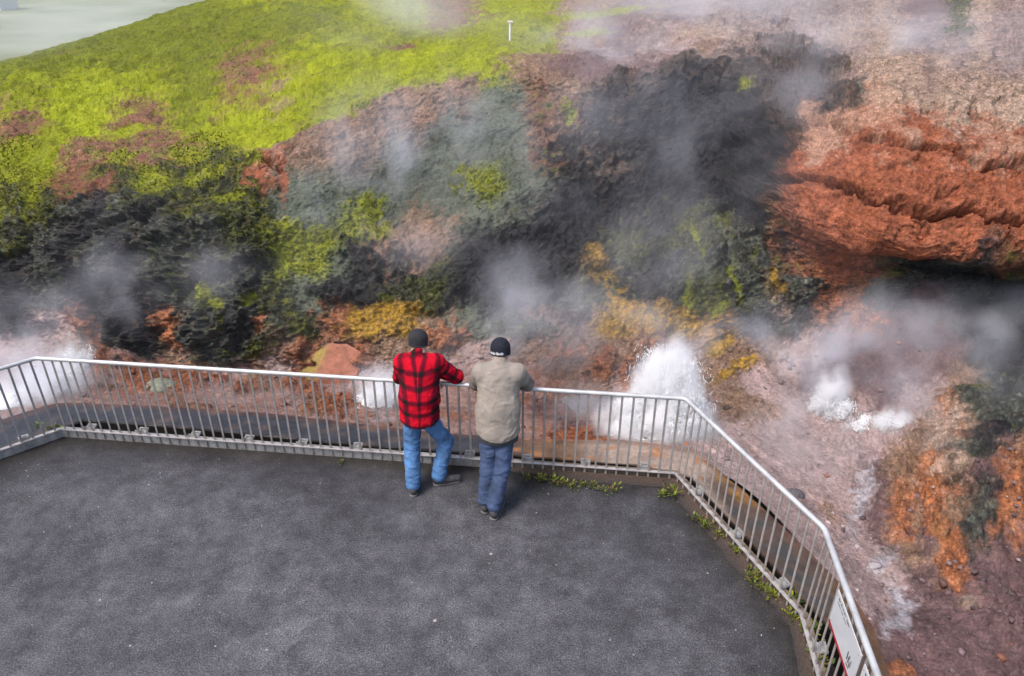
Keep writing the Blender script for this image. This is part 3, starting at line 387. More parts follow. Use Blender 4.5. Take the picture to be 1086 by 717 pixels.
fade = sstep(0, .35, TT)[:]                                            # stays flush with the wall foot
slope = 1 - np.clip(NRM[:, 2], 0, 1)
big = fbm(P0 * .8 + 5, 3, ridged=True)
Pq = P0 + .12 * np.stack([warp2[:, 0], warp2[:, 1], warp2[:, 0]], 1)
mid = fbm(P0 * 4.5 + 12, 5, gain=.55, ridged=True)
fine = fbm(P0 * 17 + 31, 3, gain=.6)
lay = P0[:, 2] + .16 * P0[:, 0] * .5 + .12 * warp[:, 0]
st = fbm(np.stack([P0[:, 0] * .7, P0[:, 1] * .7, lay * 7.5], 1), 4, gain=.6, ridged=True)
st2 = fbm(np.stack([P0[:, 0] * 1.6, P0[:, 1] * 1.6, lay * 17], 1), 2, ridged=True)
lump = 1 - np.abs(fbm(P0 * 5.5 + 60, 3))
bo1, bt1, be1 = blocks(Pq * np.array([1.9, 1.9, 2.4])); bo2, bt2, be2 = blocks(Pq * 5.2 + 31); bo3, bt3, be3 = blocks(Pq * 13 + 77)
big = fbm(P0 * .75 + 5, 4, ridged=True)
rk = rock * (.58 + .8 * np.clip(slope * 1.6, 0, 1))
rk *= 1 - .85 * sstep(9.4, 10.2, CC) * sstep(4.5, 5.2, TT) * (1 - sstep(6.05, 6.5, TT))
saw = np.mod(lay * 1.45 + .6 * fbm(P0 * np.array([.5, .5, .8]) + 71, 3) + .10 * warp2[:, 0], 1)
ledge = sstep(0, .16, saw) * (1 - .45 * saw) 
rk *= 1 - .72 * strata
disp = rk * (.26 * big + .085 * bo1 * sstep(0, .1, be1) + .10 * bt1 + .034 * bo2 + .045 * bt2 + .016 * bo3 + .026 * bt3 + .05 * mid * (1 - .5 * strata) + .036 * fine)
saw2 = np.mod((P0[:, 2] - .22 * P0[:, 0] * .5 + .35 * warp[:, 1]) * 1.25 + .5 * fbm(P0 * .6 + 171, 3), 1)
disp += rk * (1 - strata) * .17 * (sstep(0, .2, saw2) * (1 - .7 * saw2) - .4) * np.clip((rock - .6) * 3, 0, 1)
disp += strata * (1 - .7 * sstep(4.5, 5.2, TT) * (1 - sstep(5.9, 6.15, TT))) * (.25 * (ledge - .6) + .05 * st + .010 * st2 + .03 * bo1 + .02 * bo2) + mossy * (.10 * lump - .05 + .02 * fine)
gl = fbm(P0 * 2.2 + 8, 4)
disp += grass_w * (.16 * gl + .035 * lump + .02 * fine)
disp *= fade
# low mounds of sinter and clay right of the spring
zone = (1 - sstep(2.0, 2.6, TT)) * sstep(3.8, 4.6, P0[:, 0])
disp = disp * (1 - .75 * zone) + zone * (.20 * fbm(P0 * 2.0 + 5, 4, ridged=True) + .07 * fbm(P0 * 6 + 15, 3, ridged=True) - .16 * np.clip(fbm(P0 * 1.6 + 95, 3), 0, 1))
for mx, my, mh, mr in ((5.15, 5.85, .26, .6), (5.6, 6.5, .34, .7), (6.3, 6.1, .34, .6), (4.75, 6.6, .15, .5), (-6.0, 9.6, .3, .5)):
    disp += mh * np.exp(-((P0[:, 0] - mx) ** 2 + (P0[:, 1] - my) ** 2) / (2 * (mr * .62) ** 2)) * np.clip(NRM[:, 2], 0, 1) * (.8 + .5 * mid)
PD = P0 + NRM * disp[:, None]
lipw = sstep(9.3, 10.0, CC) * np.exp(-((TT - 6.0) / .55) ** 2)
PD[:, 2] += lipw * (.20 * fbm(P0 * np.array([1.3, .2, .2]) + 91, 3) + .05 * bo2)
PD[:, 1] -= lipw * .18 * fbm(P0 * np.array([1.6, .2, .2]) + 191, 3)
PD += (strata * .05 * st * slope)[:, None] * np.array([0, -1., 0])

# mineral / plant colour of the ground itself, plus painted crevice shade
h1 = fbm(P0 * 2.9 + 101, 4)[:, None]; h2 = fbm(P0 * 9 + 55, 4)[:, None]; h3 = fbm(P0 * 24 + 7, 3)[:, None]; h4 = fbm(P0 * 48 + 17, 2)[:, None]
face = np.clip(slope * 1.8 - .25, 0, 1)[:, None] * (1 - grass_w[:, None]) * sstep(2.6, 3.3, TT)[:, None]
drip = fbm(np.stack([P0[:, 0] * 5.5 + .8 * warp2[:, 0], P0[:, 1] * 5.5, P0[:, 2] * .9], 1) + 33, 4)[:, None]
lum0 = alb.mean(1, keepdims=True)
c = alb * np.clip(1 + .38 * h1 + .45 * h2 + .5 * h3 + .35 * h4, .2, 2.2)
c = c * (1 + face * np.clip(drip, -.6, .8) * .75)
iron = (sstep(.12, .5, h2[:, 0] + .5 * h1[:, 0] + .3 * h4[:, 0])[:, None] * np.clip(rock - .25, 0, .6)[:, None])
c = c * (1 - iron * .55) + np.array([.24, .112, .07]) * iron * .55 * np.clip(lum0 / .12 + .25, 0, 1.1)
silt = sstep(.1, .45, fbm(P0 * 2.1 + 801, 5) + .5 * h3[:, 0])[:, None] * np.clip(rock - .2, 0, .75)[:, None] * (1 - .75 * strata[:, None])
c = c * (1 - silt * .8) + np.array([.03, .027, .03]) * silt * .8
sulph = sstep(.2, .55, fbm(P0 * 3.7 + 201, 4) + .3 * h3[:, 0])[:, None] * np.clip(rock - .3, 0, .5)[:, None] * (1 - strata[:, None])
c = c * (1 - sulph * .5) + np.array([.2, .17, .05]) * sulph * .5 * np.clip(lum0 / .1, 0, 1)
crust = sstep(.15, .5, fbm(P0 * 6.1 + 301, 4) + .35 * h4[:, 0])[:, None] * (1 - grass_w[:, None]) * np.clip(lum0 - .04, 0, .3) * 1.5 * (1 - .7 * strata[:, None])
c = c * (1 - crust) + np.array([.50, .42, .385]) * crust
pn = fbm(P0 * 4.1 + 901, 5)[:, 0] if False else fbm(P0 * 4.1 + 901, 5)
veg = sstep(.62, .95, .45 + .9 * plants + .9 * pn + .45 * h3[:, 0] - .25)[:, None] * np.clip(plants * 3, 0, 1)[:, None]
vc_ = np.array([.045, .048, .014]) + np.clip(.5 + h2 + .6 * h3, 0, 1) * np.array([.10, .105, -.002]) * (1 + np.clip(TT - 6.2, 0, .8))[:, None]
c = c * (1 - veg * .85) + vc_ * veg * .85
seam = ((1 - sstep(.03, .14, saw)) * sstep(-.25, .25, fbm(P0 * 1.1 + 44, 3)))[:, None] * np.clip(strata - .3, 0, 1)[:, None]
c = c * (1 - .75 * seam) + np.array([.05, .025, .02]) * .75 * seam
pale = sstep(.0, .6, h1[:, 0] + .7 * warp[:, 1] + .4 * h3[:, 0] + (TT - 6.62) * 1.7)[:, None] * np.clip(strata, 0, 1)[:, None]
c = c * (1 - .6 * pale) + np.array([.44, .29, .21]) * .6 * pale
flow = fbm(np.stack([(P0[:, 0] * .35 - P0[:, 1] * .94) * 1.1 * 0 + P0[:, 0] * 5.0 + P0[:, 1] * 1.9, P0[:, 1] * .8, P0[:, 2] * 1.], 1) + 11, 4)[:, None]
bed = ((1 - sstep(2.4, 3.0, TT)) * (CC > 8) * (1 - sstep(3.9, 4.6, P0[:, 0] + .3 * warp[:, 0])))[:, None]
bedl = ((1 - sstep(2.6, 3.2, TT)) * (1 - sstep(.8, 1.8, P0[:, 0])))[:, None]
c = c * (1 - bedl * np.array([.30, .40, .44]))
rust = sstep(-.05, .4, fbm(P0 * 3.3 + 1201, 5) + .3 * h4[:, 0])[:, None] * bedl
c = c * (1 - .6 * rust) + np.array([.23, .085, .038]) * (1 + .5 * h3) * .6 * rust
c = c * (1 + bed * .5 * np.clip(flow, -.7, .7))
gy = sstep(-.2, .5, gl + .6 * h2[:, 0])[:, None] * grass_w[:, None] * sstep(.15, .22, alb[:, 0])[:, None]
gbig = fbm(P0 * np.array([.55, .4, .5]) + 13, 4)[:, None] * grass_w[:, None]
c = c * (1 + np.clip(gbig, -.55, .6) * .5)
c = c * (1 - .55 * gy) + np.array([.29, .30, .012]) * .55 * gy
gd = sstep(.0, .45, fbm(P0 * np.array([2.2, 1.6, 2.5]) + 401, 5) + .3 * h3[:, 0])[:, None] * grass_w[:, None]
gd = gd * sstep(-.35, .3, fbm(P0 * np.array([.25, .35, .2]) + 3, 2))[:, None]
c = c * (1 - .42 * gd) + np.array([.115, .105, .035]) * .42 * gd
soil = sstep(.3, .48, fbm(P0 * np.array([1.3, .8, 1.3]) + 501, 4) + .2 * h3[:, 0])[:, None] * grass_w[:, None]
c = c * (1 - .4 * soil) + np.array([.14, .075, .05]) * .4 * soil
crack = (1 - sstep(.02, .09, be1)) * np.clip(rock - .4, 0, .6)                     # crevices between blocks: their shade is put into the colour
c = c * (1 - .55 * crack[:, None]) + np.array([.018, .016, .016]) * .55 * crack[:, None]
lich = sstep(.05, .4, fbm(P0 * 11 + 611, 4) + .35 * h4[:, 0])[:, None] * np.clip((rock - .55) * 3, 0, 1)[:, None] * (1 - strata)[:, None] * np.clip((lum0 - .012) / .04, 0, .75) * (lum0 < .11)
c = c * (1 - lich) + (np.array([.15, .16, .125]) + h1 * np.array([.04, .03, .05])) * lich
pits = sstep(.12, .42, fbm(P0 * 15 + 711, 4) + .3 * h4[:, 0])[:, None] * np.clip((rock - .35) * 2, 0, 1)[:, None] * (1 - .6 * strata)[:, None]
c = c * (1 - .72 * pits) + np.array([.022, .019, .018]) * .72 * pits
c = np.clip(c, .004, .85)
idx = np.arange(nt_ * nc_).reshape(nt_, nc_)
quads = np.stack([idx[:-1, :-1], idx[:-1, 1:], idx[1:, 1:], idx[1:, :-1]], -1).reshape(-1, 4)
m_hill = attr_mat('cliff_ground', wet=True, bump=.8, bscale=20, bdist=.045, nvar=.4, nscale=44, mottle=.60, spec=.22)
hill = mesh_obj('hillside', PD, quads, m_hill, smooth=True, col=np.concatenate([c, np.clip(wet, 0, 1)[:, None]], 1))
ga = hill.data.attributes.new('grit', 'FLOAT', 'POINT'); ga.data.foreach_set('value', (np.clip(.18 + (rock - .3) * 1.5, .15, 1) * (1 - .8 * grass_w)).astype(np.float32))
tag(hill, 'steaming cliff of red, black and mossy rock topped by bright grass', 'hillside', kind='structure')
NRM2 = grid_normals(PD.reshape(nt_, nc_, 3)).reshape(-1, 3)
cellA = np.linalg.norm(np.cross(np.gradient(BASE, axis=1), np.gradient(BASE, axis=0)), axis=2).ravel()

def pick(weight, n):
    wv = np.maximum(weight * cellA, 0); cs = np.cumsum(wv); return np.searchsorted(cs, RNG.random(n) * cs[-1])

def scatter_blades(name, sel, length, width, lean, cols, matname, label, upmix=.6):
    """many separate small leaf blades (two triangles' worth each) growing from the surface"""
    n = len(sel); base = PD[sel] - NRM2[sel] * .01
    up = NRM2[sel] * (1 - upmix) + np.array([0, 0, 1.]) * upmix + RNG.normal(size=(n, 3)) * lean
    up /= np.linalg.norm(up, axis=1, keepdims=True)
    side = np.cross(up, RNG.normal(size=(n, 3))); side /= np.linalg.norm(side, axis=1, keepdims=True)
    L = (length * RNG.uniform(.5, 1.3, n))[:, None]; W = (width * RNG.uniform(.6, 1.3, n))[:, None]
    tip = base + up * L + side * L * RNG.normal(0, .25, (n, 1))
    v = np.stack([base - side * W * .5, base + side * W * .5, base + up * L * .55 + side * W * .62, tip, base + up * L * .55 - side * W * .62], 1).reshape(-1, 3)
    b = np.arange(n)[:, None] * 5
    f = np.concatenate([b + np.array([[0, 1, 2, 4]]), ], 0); f2_ = np.concatenate([b + np.array([[4, 2, 3, 3]])], 0)
    faces = [tuple(x) for x in f] + [tuple(x[:3]) for x in f2_]
    o = mesh_obj(name, v, faces, m_leaf, col=np.repeat(cols, 5, 0))
    return tag(o, label, name, kind='stuff')

m_leaf = attr_mat('leaf_blades', rough=.7, bump=0, nvar=.25, nscale=20, spec=.2)
vis = (CC > 1.2) & (CC < 13.8)
gw = grass_w * vis * (TT > 6.0) * (TT < 9.6)
sel = pick(gw * np.clip(1.2 - soil[:, 0], .05, 2) / (P0[:, 1] / 12) ** 1.2, 30000)
gcol = np.clip(c[sel] * RNG.uniform(.9, 1.5, (len(sel), 1)) * np.array([1.02, 1.02, .9]), 0, 1)
scatter_blades('grass', sel, .034, .014, .5, gcol, 'grass', 'short yellow green grass covering the top of the cliff')
mw = np.clip(mossy * 1.6 - .35 + veg[:, 0] * .8, 0, 1) * sstep(.035, .075, c[:, 1]) * vis * (TT > 2.5)
sel = pick(mw, 60000)
mcol = np.clip(c[sel] * RNG.uniform(.7, 1.45, (len(sel), 1)), 0, 1)
scatter_blades('moss', sel, .036, .022, .6, mcol, 'moss', 'yellow green moss and small leaves clinging to the cliff face', upmix=.3)

# stones
def ico():
    t = (1 + 5 ** .5) / 2
    v = np.array([(-1, t, 0), (1, t, 0), (-1, -t, 0), (1, -t, 0), (0, -1, t), (0, 1, t), (0, -1, -t), (0, 1, -t), (t, 0, -1), (t, 0, 1), (-t, 0, -1), (-t, 0, 1)]); v /= np.linalg.norm(v[0])
    f = np.array([(0, 11, 5), (0, 5, 1), (0, 1, 7), (0, 7, 10), (0, 10, 11), (1, 5, 9), (5, 11, 4), (11, 10, 2), (10, 7, 6), (7, 1, 8), (3, 9, 4), (3, 4, 2), (3, 2, 6), (3, 6, 8), (3, 8, 9), (4, 9, 5), (2, 4, 11), (6, 2, 10), (8, 6, 7), (9, 8, 1)])
    return v, f
def ico_sub(k):
    v, f = ico()
    for _ in range(k):
        e = {}; nv = list(map(tuple, v)); nf = []
        def m_(a, b):
            key = (min(a, b), max(a, b))
            if key not in e:
                p = np.array(nv[a]) + np.array(nv[b]); p /= np.linalg.norm(p); e[key] = len(nv); nv.append(tuple(p))
            return e[key]
        for a, b, d in f:
            x, y, z = m_(a, b), m_(b, d), m_(d, a); nf += [(a, x, z), (b, y, x), (d, z, y), (x, y, z)]
        v, f = np.array(nv), np.array(nf)
    return v, f
IV, IF = ico_sub(1)
def stones(name, pos, size, cols, m, label, flat=.7):
    n = len(pos); rot = RNG.normal(size=(n, 3, 3)); rot, _ = np.linalg.qr(rot)
    sc = RNG.uniform(.55, 1.25, (n, 1, 3)); v = IV[None] * (1 + RNG.uniform(-.28, .28, (n, len(IV), 1))) * sc
    v = np.einsum('nij,nvj->nvi', rot, v) * size[:, None, None]; v[:, :, 2] *= flat; v += pos[:, None]
    f = (IF[None] + np.arange(n)[:, None, None] * len(IV)).reshape(-1, 3)
    o = mesh_obj(name, v.reshape(-1, 3), f, m, col=np.repeat(cols, len(IV), 0))
    return tag(o, label, name, kind='stuff')
m_stone = attr_mat('loose_stone', rough=.7, bump=.4, bscale=40, bdist=.01, nvar=.3, nscale=40)
floorw = ((TT > .15) & (TT < 3.3) & (CC > 1)) * np.clip(NRM[:, 2] - .2, 0, 1) * np.clip(.15 + sstep(0.05, .4, fbm(P0 * 1.3 + 700, 3)), 0, 1.2) * (1 - sstep(.35, .5, alb[:, 1]))
sel = pick(floorw, 1000)
sz = .010 + .045 * RNG.random(len(sel)) ** 5
sc_ = np.clip(c[sel] * RNG.uniform(.45, 1.25, (len(sel), 1)), .01, .7)
red = RNG.random(len(sel)) < .08; sc_[red] = np.array([.30, .12, .07]) * RNG.uniform(.6, 1.3, (red.sum(), 1))
stones('rubble', PD[sel] + NRM2[sel] * sz[:, None] * .2, sz, sc_, m_stone, 'loose reddish and grey stones strewn over the spring bed')
gwt = ((PD[:, 0] > 3.2) & (PD[:, 1] < 6.4) & (PD[:, 1] > 2.5) & (TT < 2.2)) * 1. * (1 - sstep(.3, .4, alb[:, 1]))
sel = pick(gwt, 1100)
sz = .006 + .026 * RNG.random(len(sel)) ** 4
sc_ = np.array([.15, .10, .105]) * RNG.uniform(.5, 1.6, (len(sel), 1)); pal = RNG.random(len(sel)) < .16; sc_[pal] = np.array([.42, .34, .33]) * RNG.uniform(.8, 1.3, (pal.sum(), 1))
stones('gravel', PD[sel] + NRM2[sel] * sz[:, None] * .2, sz, np.clip(sc_, 0, .8), m_stone, 'purple and pale gravel on the slope right of the railing')

# wide lowland behind and below everything, out to the horizon
m_low = mat('lowland', (.20, .235, .11), .95, .3, .12, .3, 2., col2=(.30, .32, .22))
S_ = 3000
gv = [(-S_, -S_, -1.6), (S_, -S_, -1.6), (S_, S_, -1.6), (-S_, S_, -1.6)]
tag(mesh_obj('ground', gv, [(0, 1, 2, 3)], m_low), 'pale olive lowland far beyond the green ridge', 'ground', kind='structure')

# shallow hot water in the low spots of the spring bed
m, nt, nd, lk = new_mat('spring_water')
out = nd.new('ShaderNodeOutputMaterial'); b = nd.new('ShaderNodeBsdfPrincipled'); tr = nd.new('ShaderNodeBsdfTransparent'); mx = nd.new('ShaderNodeMixShader')
tr.inputs[0].default_value = (.86, .9, .93, 1); b.inputs['Base Color'].default_value = (.2, .21, .24, 1); b.inputs['Roughness'].default_value = .12
nz = N(nd, 'ShaderNodeTexNoise', Scale=9., Detail=5.); bp = N(nd, 'ShaderNodeBump', Strength=.5, Distance=.03); tc = nd.new('ShaderNodeTexCoord')
lk.new(tc.outputs['Object'], nz.inputs['Vector']); lk.new(nz.outputs['Fac'], bp.inputs['Height']); lk.new(bp.outputs[0], b.inputs['Normal'])
mx.inputs[0].default_value = .45; lk.new(tr.outputs[0], mx.inputs[1]); lk.new(b.outputs[0], mx.inputs[2]); lk.new(mx.outputs[0], out.inputs[0])
m_water = m
wv = [(-8.5, 7.6, -.9), (2.6, 7.2, -.9), (2.6, 9.2, -.9), (-8.5, 10.2, -.9)]
tag(mesh_obj('water', wv, [(0, 1, 2, 3)], m_water), 'shallow hot water lying in the spring bed', 'water', kind='structure')
# ------------------------------------------------------------------ terrace
FP = [(-7.6, 4.36), (-5.04, 6.70), (1.69, 5.98), (2.37, 4.19), (2.22, 2.92), (2.0, 1.1), (1.6, -3.0)]      # plan of the railing
def offset(path, d):
    out = []
    for i, p in enumerate(path):
        p = Vector(p); n = []
        for a, b_ in ((i - 1, i), (i, i + 1)):
            if a >= 0 and b_ < len(path):
                e = (Vector(path[b_]) - Vector(path[a])).normalized(); n.append(Vector((-e.y, e.x)))
        s = sum(n, Vector((0, 0))).normalized()
        out.append(p + s * (d / max(.4, s.dot(n[0]))))
    return out
def resample(path, step):
    path = [Vector(p) for p in path]; out = []
    for a, b_ in zip(path[:-1], path[1:]):
        k = max(1, int((b_ - a).length / step)); out += [a.lerp(b_, i / k) for i in range(k)]
    return out + [path[-1]]
def n1(*p): return float(fbm(np.array([p], float), 3)[0])

# asphalt
m, nt, nd, lk = new_mat('asphalt')
out = nd.new('ShaderNodeOutputMaterial'); b = nd.new('ShaderNodeBsdfPrincipled'); lk.new(b.outputs[0], out.inputs[0]); tc = nd.new('ShaderNodeTexCoord')
def noise(s, d=6., r=.6, vec=None):
    n = N(nd, 'ShaderNodeTexNoise', Scale=s, Detail=d, Roughness=r); lk.new(vec or tc.outputs['Object'], n.inputs['Vector']); return n.outputs['Fac']
def ramp(f, stops):
    r = nd.new('ShaderNodeValToRGB'); lk.new(f, r.inputs[0])
    while len(r.color_ramp.elements) < len(stops): r.color_ramp.elements.new(.5)
    for e, (p, cc) in zip(r.color_ramp.elements, stops): e.position = p; e.color = (*cc, 1)
    return r.outputs[0]
def mix(mode, f, a, b2):
    x = nd.new('ShaderNodeMix'); x.data_type = 'RGBA'; x.blend_type = mode
    for s, v in ((0, f), (6, a), (7, b2)):
        if hasattr(v, 'is_linked'): lk.new(v, x.inputs[s])
        else: x.inputs[s].default_value = v if s == 0 else (*v, 1)
    return x.outputs[2]
blot = ramp(noise(.9, 8, .68), [(.28, (.042, .041, .046)), (.48, (.068, .0665, .073)), (.68, (.102, .100, .108))])
mott = ramp(noise(4.5, 12, .82), [(.32, (.42, .42, .42)), (.5, (.98, .98, .98)), (.68, (1.7, 1.69, 1.72))])
grain = ramp(noise(75, 4, .8), [(.36, (.28, .28, .28)), (.5, (.95, .95, .95)), (.66, (2.1, 2.08, 2.1))])
vo = nd.new('ShaderNodeTexVoronoi'); vo.inputs['Scale'].default_value = 30; lk.new(tc.outputs['Object'], vo.inputs['Vector'])
fleck = ramp(vo.outputs['Distance'], [(.06, (2.6, 2.5, 2.5)), (.15, (1, 1, 1))])
cc_ = mix('MULTIPLY', 1., mix('MULTIPLY', 1., mix('MULTIPLY', 1., blot, mott), grain), fleck)
at = nd.new('ShaderNodeAttribute'); at.attribute_name = 'col'
cc_ = mix('MULTIPLY', 1., cc_, at.outputs['Color']); lk.new(cc_, b.inputs['Base Color'])
rr = nd.new('ShaderNodeMapRange'); rr.inputs[1].default_value = .35; rr.inputs[2].default_value = .65; rr.inputs[3].default_value = .62; rr.inputs[4].default_value = .95
lk.new(noise(1.3, 5), rr.inputs[0]); lk.new(rr.outputs[0], b.inputs['Roughness']); b.inputs['Specular IOR Level'].default_value = .35
bp = N(nd, 'ShaderNodeBump', Strength=.6, Distance=.008); lk.new(noise(120, 4, .7), bp.inputs['Height']); lk.new(bp.outputs[0], b.inputs['Normal'])
m_asph = m
edge = resample(FP, .12)
DP = (0, .05, .1, .16, .25, .35, .45, .6, .75, .9, 1.1, 1.3, 1.55, 1.8, 2.1, 2.4, 2.8, 3.2)
rows_ = []
ctr = Vector((-1.2, 0.0))
for i, e in enumerate(edge):
    r = []
    for k, d in enumerate(DP):
        t = Vector((e.x * (1 - d / 4.2) + (-2.0) * d / 4.2, e.y - d * .9)); r.append(t)
    r.append(Vector((e.x * .6 - 2, -14 if i > 0 else -14)))
    rows_.append(r)
pv, pc = [], []
for r in rows_:
    for k, q in enumerate(r):
        z = -.004 * abs(n1(q.x * 1.2, q.y * 1.2, 0)) if k else 0
        d = (DP + (9,))[k]
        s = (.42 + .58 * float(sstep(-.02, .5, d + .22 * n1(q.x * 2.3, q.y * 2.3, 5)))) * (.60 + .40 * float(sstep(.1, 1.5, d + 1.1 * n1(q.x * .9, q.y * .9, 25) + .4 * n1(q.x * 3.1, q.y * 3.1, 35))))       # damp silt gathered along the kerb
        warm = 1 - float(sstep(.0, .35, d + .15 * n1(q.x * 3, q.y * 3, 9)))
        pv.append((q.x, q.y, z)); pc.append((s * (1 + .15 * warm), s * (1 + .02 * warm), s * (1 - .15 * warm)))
nk = len(DP) + 1
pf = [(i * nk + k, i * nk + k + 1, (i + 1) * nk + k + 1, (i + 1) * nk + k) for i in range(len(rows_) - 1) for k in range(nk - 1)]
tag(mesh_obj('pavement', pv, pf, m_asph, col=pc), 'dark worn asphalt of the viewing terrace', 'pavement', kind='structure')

# kerb: pale concrete upstand outside the railing
m_conc = mat('kerb_concrete', (.30, .285, .27), .85, .35, 5, .4, 70)
mkerb, nt, nd, lk = new_mat('kerb_concrete_stained')
out = nd.new('ShaderNodeOutputMaterial'); b = nd.new('ShaderNodeBsdfPrincipled'); lk.new(b.outputs[0], out.inputs[0]); tc = nd.new('ShaderNodeTexCoord')
at = nd.new('ShaderNodeAttribute'); at.attribute_name = 'col'
kc = mix('MULTIPLY', 1., at.outputs['Color'], ramp(noise(7, 8, .72), [(.3, (.36, .34, .32)), (.52, (.8, .8, .8)), (.7, (1.0, 1.0, 1.0))]))
lk.new(kc, b.inputs['Base Color']); b.inputs['Roughness'].default_value = .8
bp = N(nd, 'ShaderNodeBump', Strength=.5, Distance=.01); lk.new(noise(60, 5, .7), bp.inputs['Height']); lk.new(bp.outputs[0], b.inputs['Normal'])
ki, ko = resample(offset(FP, .012), .14), resample(offset(FP, .16), .14)
nkk = min(len(ki), len(ko))
def same_count(a, b_, n):
    def rs(p):
        L = [0]
        for u, v in zip(p[:-1], p[1:]): L.append(L[-1] + (v - u).length)
        return L
    return a[:n], b_[:n]
def band(inner, outer, n_per):
    """matching points on two paths with the same number of corners"""
    A, B_ = [], []
    for (a0, a1), (b0, b1) in zip(zip(inner[:-1], inner[1:]), zip(outer[:-1], outer[1:])):
        k = max(2, int((Vector(a1) - Vector(a0)).length / n_per))
        A += [Vector(a0).lerp(Vector(a1), i / k) for i in range(k)]; B_ += [Vector(b0).lerp(Vector(b1), i / k) for i in range(k)]
    return A + [Vector(inner[-1])], B_ + [Vector(outer[-1])]
A, B_ = band(offset(FP, .012), offset(FP, .07), .1)
rings = []; cols_ = []
for a, b2 in zip(A, B_):
    j = .006 * n1(a.x * 4, a.y * 4, 2)
    rings.append([(a.x, a.y, -.02), (a.x, a.y, .082 + j), (a.x + (b2.x - a.x) * .08, a.y + (b2.y - a.y) * .08, .09 + j), (b2.x, b2.y, .09 + j), (b2.x, b2.y, -.95)])
    brown = float(sstep(-.7, .5, a.x + .3 * n1(a.x * 2, a.y * 2, 7)))
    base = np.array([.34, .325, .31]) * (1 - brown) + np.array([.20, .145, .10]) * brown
    cols_ += [tuple(base * (.95 - .4 * brown)), tuple(base * (1.5 - .7 * brown)), tuple(base * 1.2), tuple(base), tuple(base * .3)]  # light painted in: inner face brightened, outer foot darkened towards the gap
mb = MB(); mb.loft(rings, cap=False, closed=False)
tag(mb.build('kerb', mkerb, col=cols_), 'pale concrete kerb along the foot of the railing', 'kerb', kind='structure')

# low wet wall beyond the gap
LO = [(-8.9, 5.3), (-6.35, 7.45), (-5.86, 7.86), (-4.6, 7.80), (-2.85, 7.62), (-1.04, 7.26), (.2, 7.12), (1.31, 7.12), (2.12, 6.97), (2.53, 6.2), (2.88, 5.42), (3.12, 4.77), (3.16, 4.4), (3.08, 3.9), (2.9, 2.0), (2.6, -2)]
def nearest_inner(p, d):
    fo = offset(FP, d); best = None
    for a, b2 in zip(fo[:-1], fo[1:]):
        e = b2 - a; t = max(0, min(1, (Vector(p) - a).dot(e) / e.length_squared)); q = a + e * t
        if best is None or (q - Vector(p)).length < best[0]: best = ((q - Vector(p)).length, q)
    return best[1]
outer = resample(LO, .12); rings = []; cols_ = []
for o_ in outer:
    i_ = nearest_inner(o_, .73 - .10 * float(sstep(-4.5, -1.5, o_.x)) - .19 * float(sstep(1.3, 2.4, o_.x))); z = -.30
    e1 = .012 * n1(o_.x * 3, o_.y * 3, 1); o2 = o_ + (o_ - i_).normalized() * (.02 * n1(o_.x * 5, o_.y * 5, 3))
    pts = [(i_.x, i_.y, -.95), (i_.x, i_.y, z - .02)]
    for k in range(9):
        t = .03 + .94 * k / 8; q = i_.lerp(o2, t); pts.append((q.x, q.y, z + e1 + .008 * n1(q.x * 7, q.y * 7, 4)))
    pts += [(o2.x, o2.y, z - .03), (o2.x + .02, o2.y + .02, -.95)]
    rings.append(pts)
    for k, (x, y, zz) in enumerate(pts):
        nn = n1(x * 1.7, y * 1.7, 8); n2 = n1(x * 5, y * 5, 18)
        r = float(sstep(-.4, .5, x + .4 * nn)); s = float(sstep(2.1, 2.4, x + .2 * nn)); beige = float(sstep(.6, 1.1, x + .3 * nn)) * (1 - s)
        cc0 = np.array([.042, .043, .050]) * (1 - r) + np.array([.17, .095, .05]) * r
        cc0 = cc0 * (1 - beige) + np.array([.36, .27, .215]) * beige
        cc0 = cc0 * (1 - s) + np.array([.115, .075, .052]) * s
        if s > .5 and n2 > .12: cc0 = np.array([.06, .058, .055])
        if s < .5 and r > .5 and n2 > .25: cc0 = np.array([.30, .13, .05])
        if s > .2 and k > 6 and 5.9 < y + .3 * n2 < 6.75 and nn + 1.5 * n2 > .1: cc0 = np.array([.24, .125, .035]) * (1 + .8 * n2)
        if y < 4.9 and k > 7: cc0 = np.array([.13, .08, .04])
        if s < .5 and r <= .5 and n2 + .5 * nn > .18: cc0 = cc0 * .6 + np.array([.05, .028, .016])
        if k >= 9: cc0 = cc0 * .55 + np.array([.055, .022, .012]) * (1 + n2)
        if k < 2: cc0 = np.array([.02, .018, .016])  # side facing the gap: its shade painted on as near black
        cols_.append(tuple(np.clip(cc0 * (1 + .6 * n2 + .4 * n1(x * 13, y * 13, 28)), .005, .8)))
m_ledge = attr_mat('wet_concrete', rough=.38, bump=.35, bscale=30, bdist=.012, nvar=.35, nscale=22, spec=.35)
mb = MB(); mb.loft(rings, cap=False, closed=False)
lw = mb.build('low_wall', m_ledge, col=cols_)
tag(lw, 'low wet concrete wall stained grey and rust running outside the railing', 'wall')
# floor of the gap between kerb and wall, the gap's shade painted into its colour
A, B_ = band(offset(FP, .07), offset(FP, .84), .3)
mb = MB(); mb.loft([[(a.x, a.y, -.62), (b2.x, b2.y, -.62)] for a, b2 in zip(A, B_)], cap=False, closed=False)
tag(mb.build('gutter', mat('gutter_shade', (.02, .017, .014), .8, .3, 6)), 'dark gutter between kerb and wall', 'gutter', kind='structure')

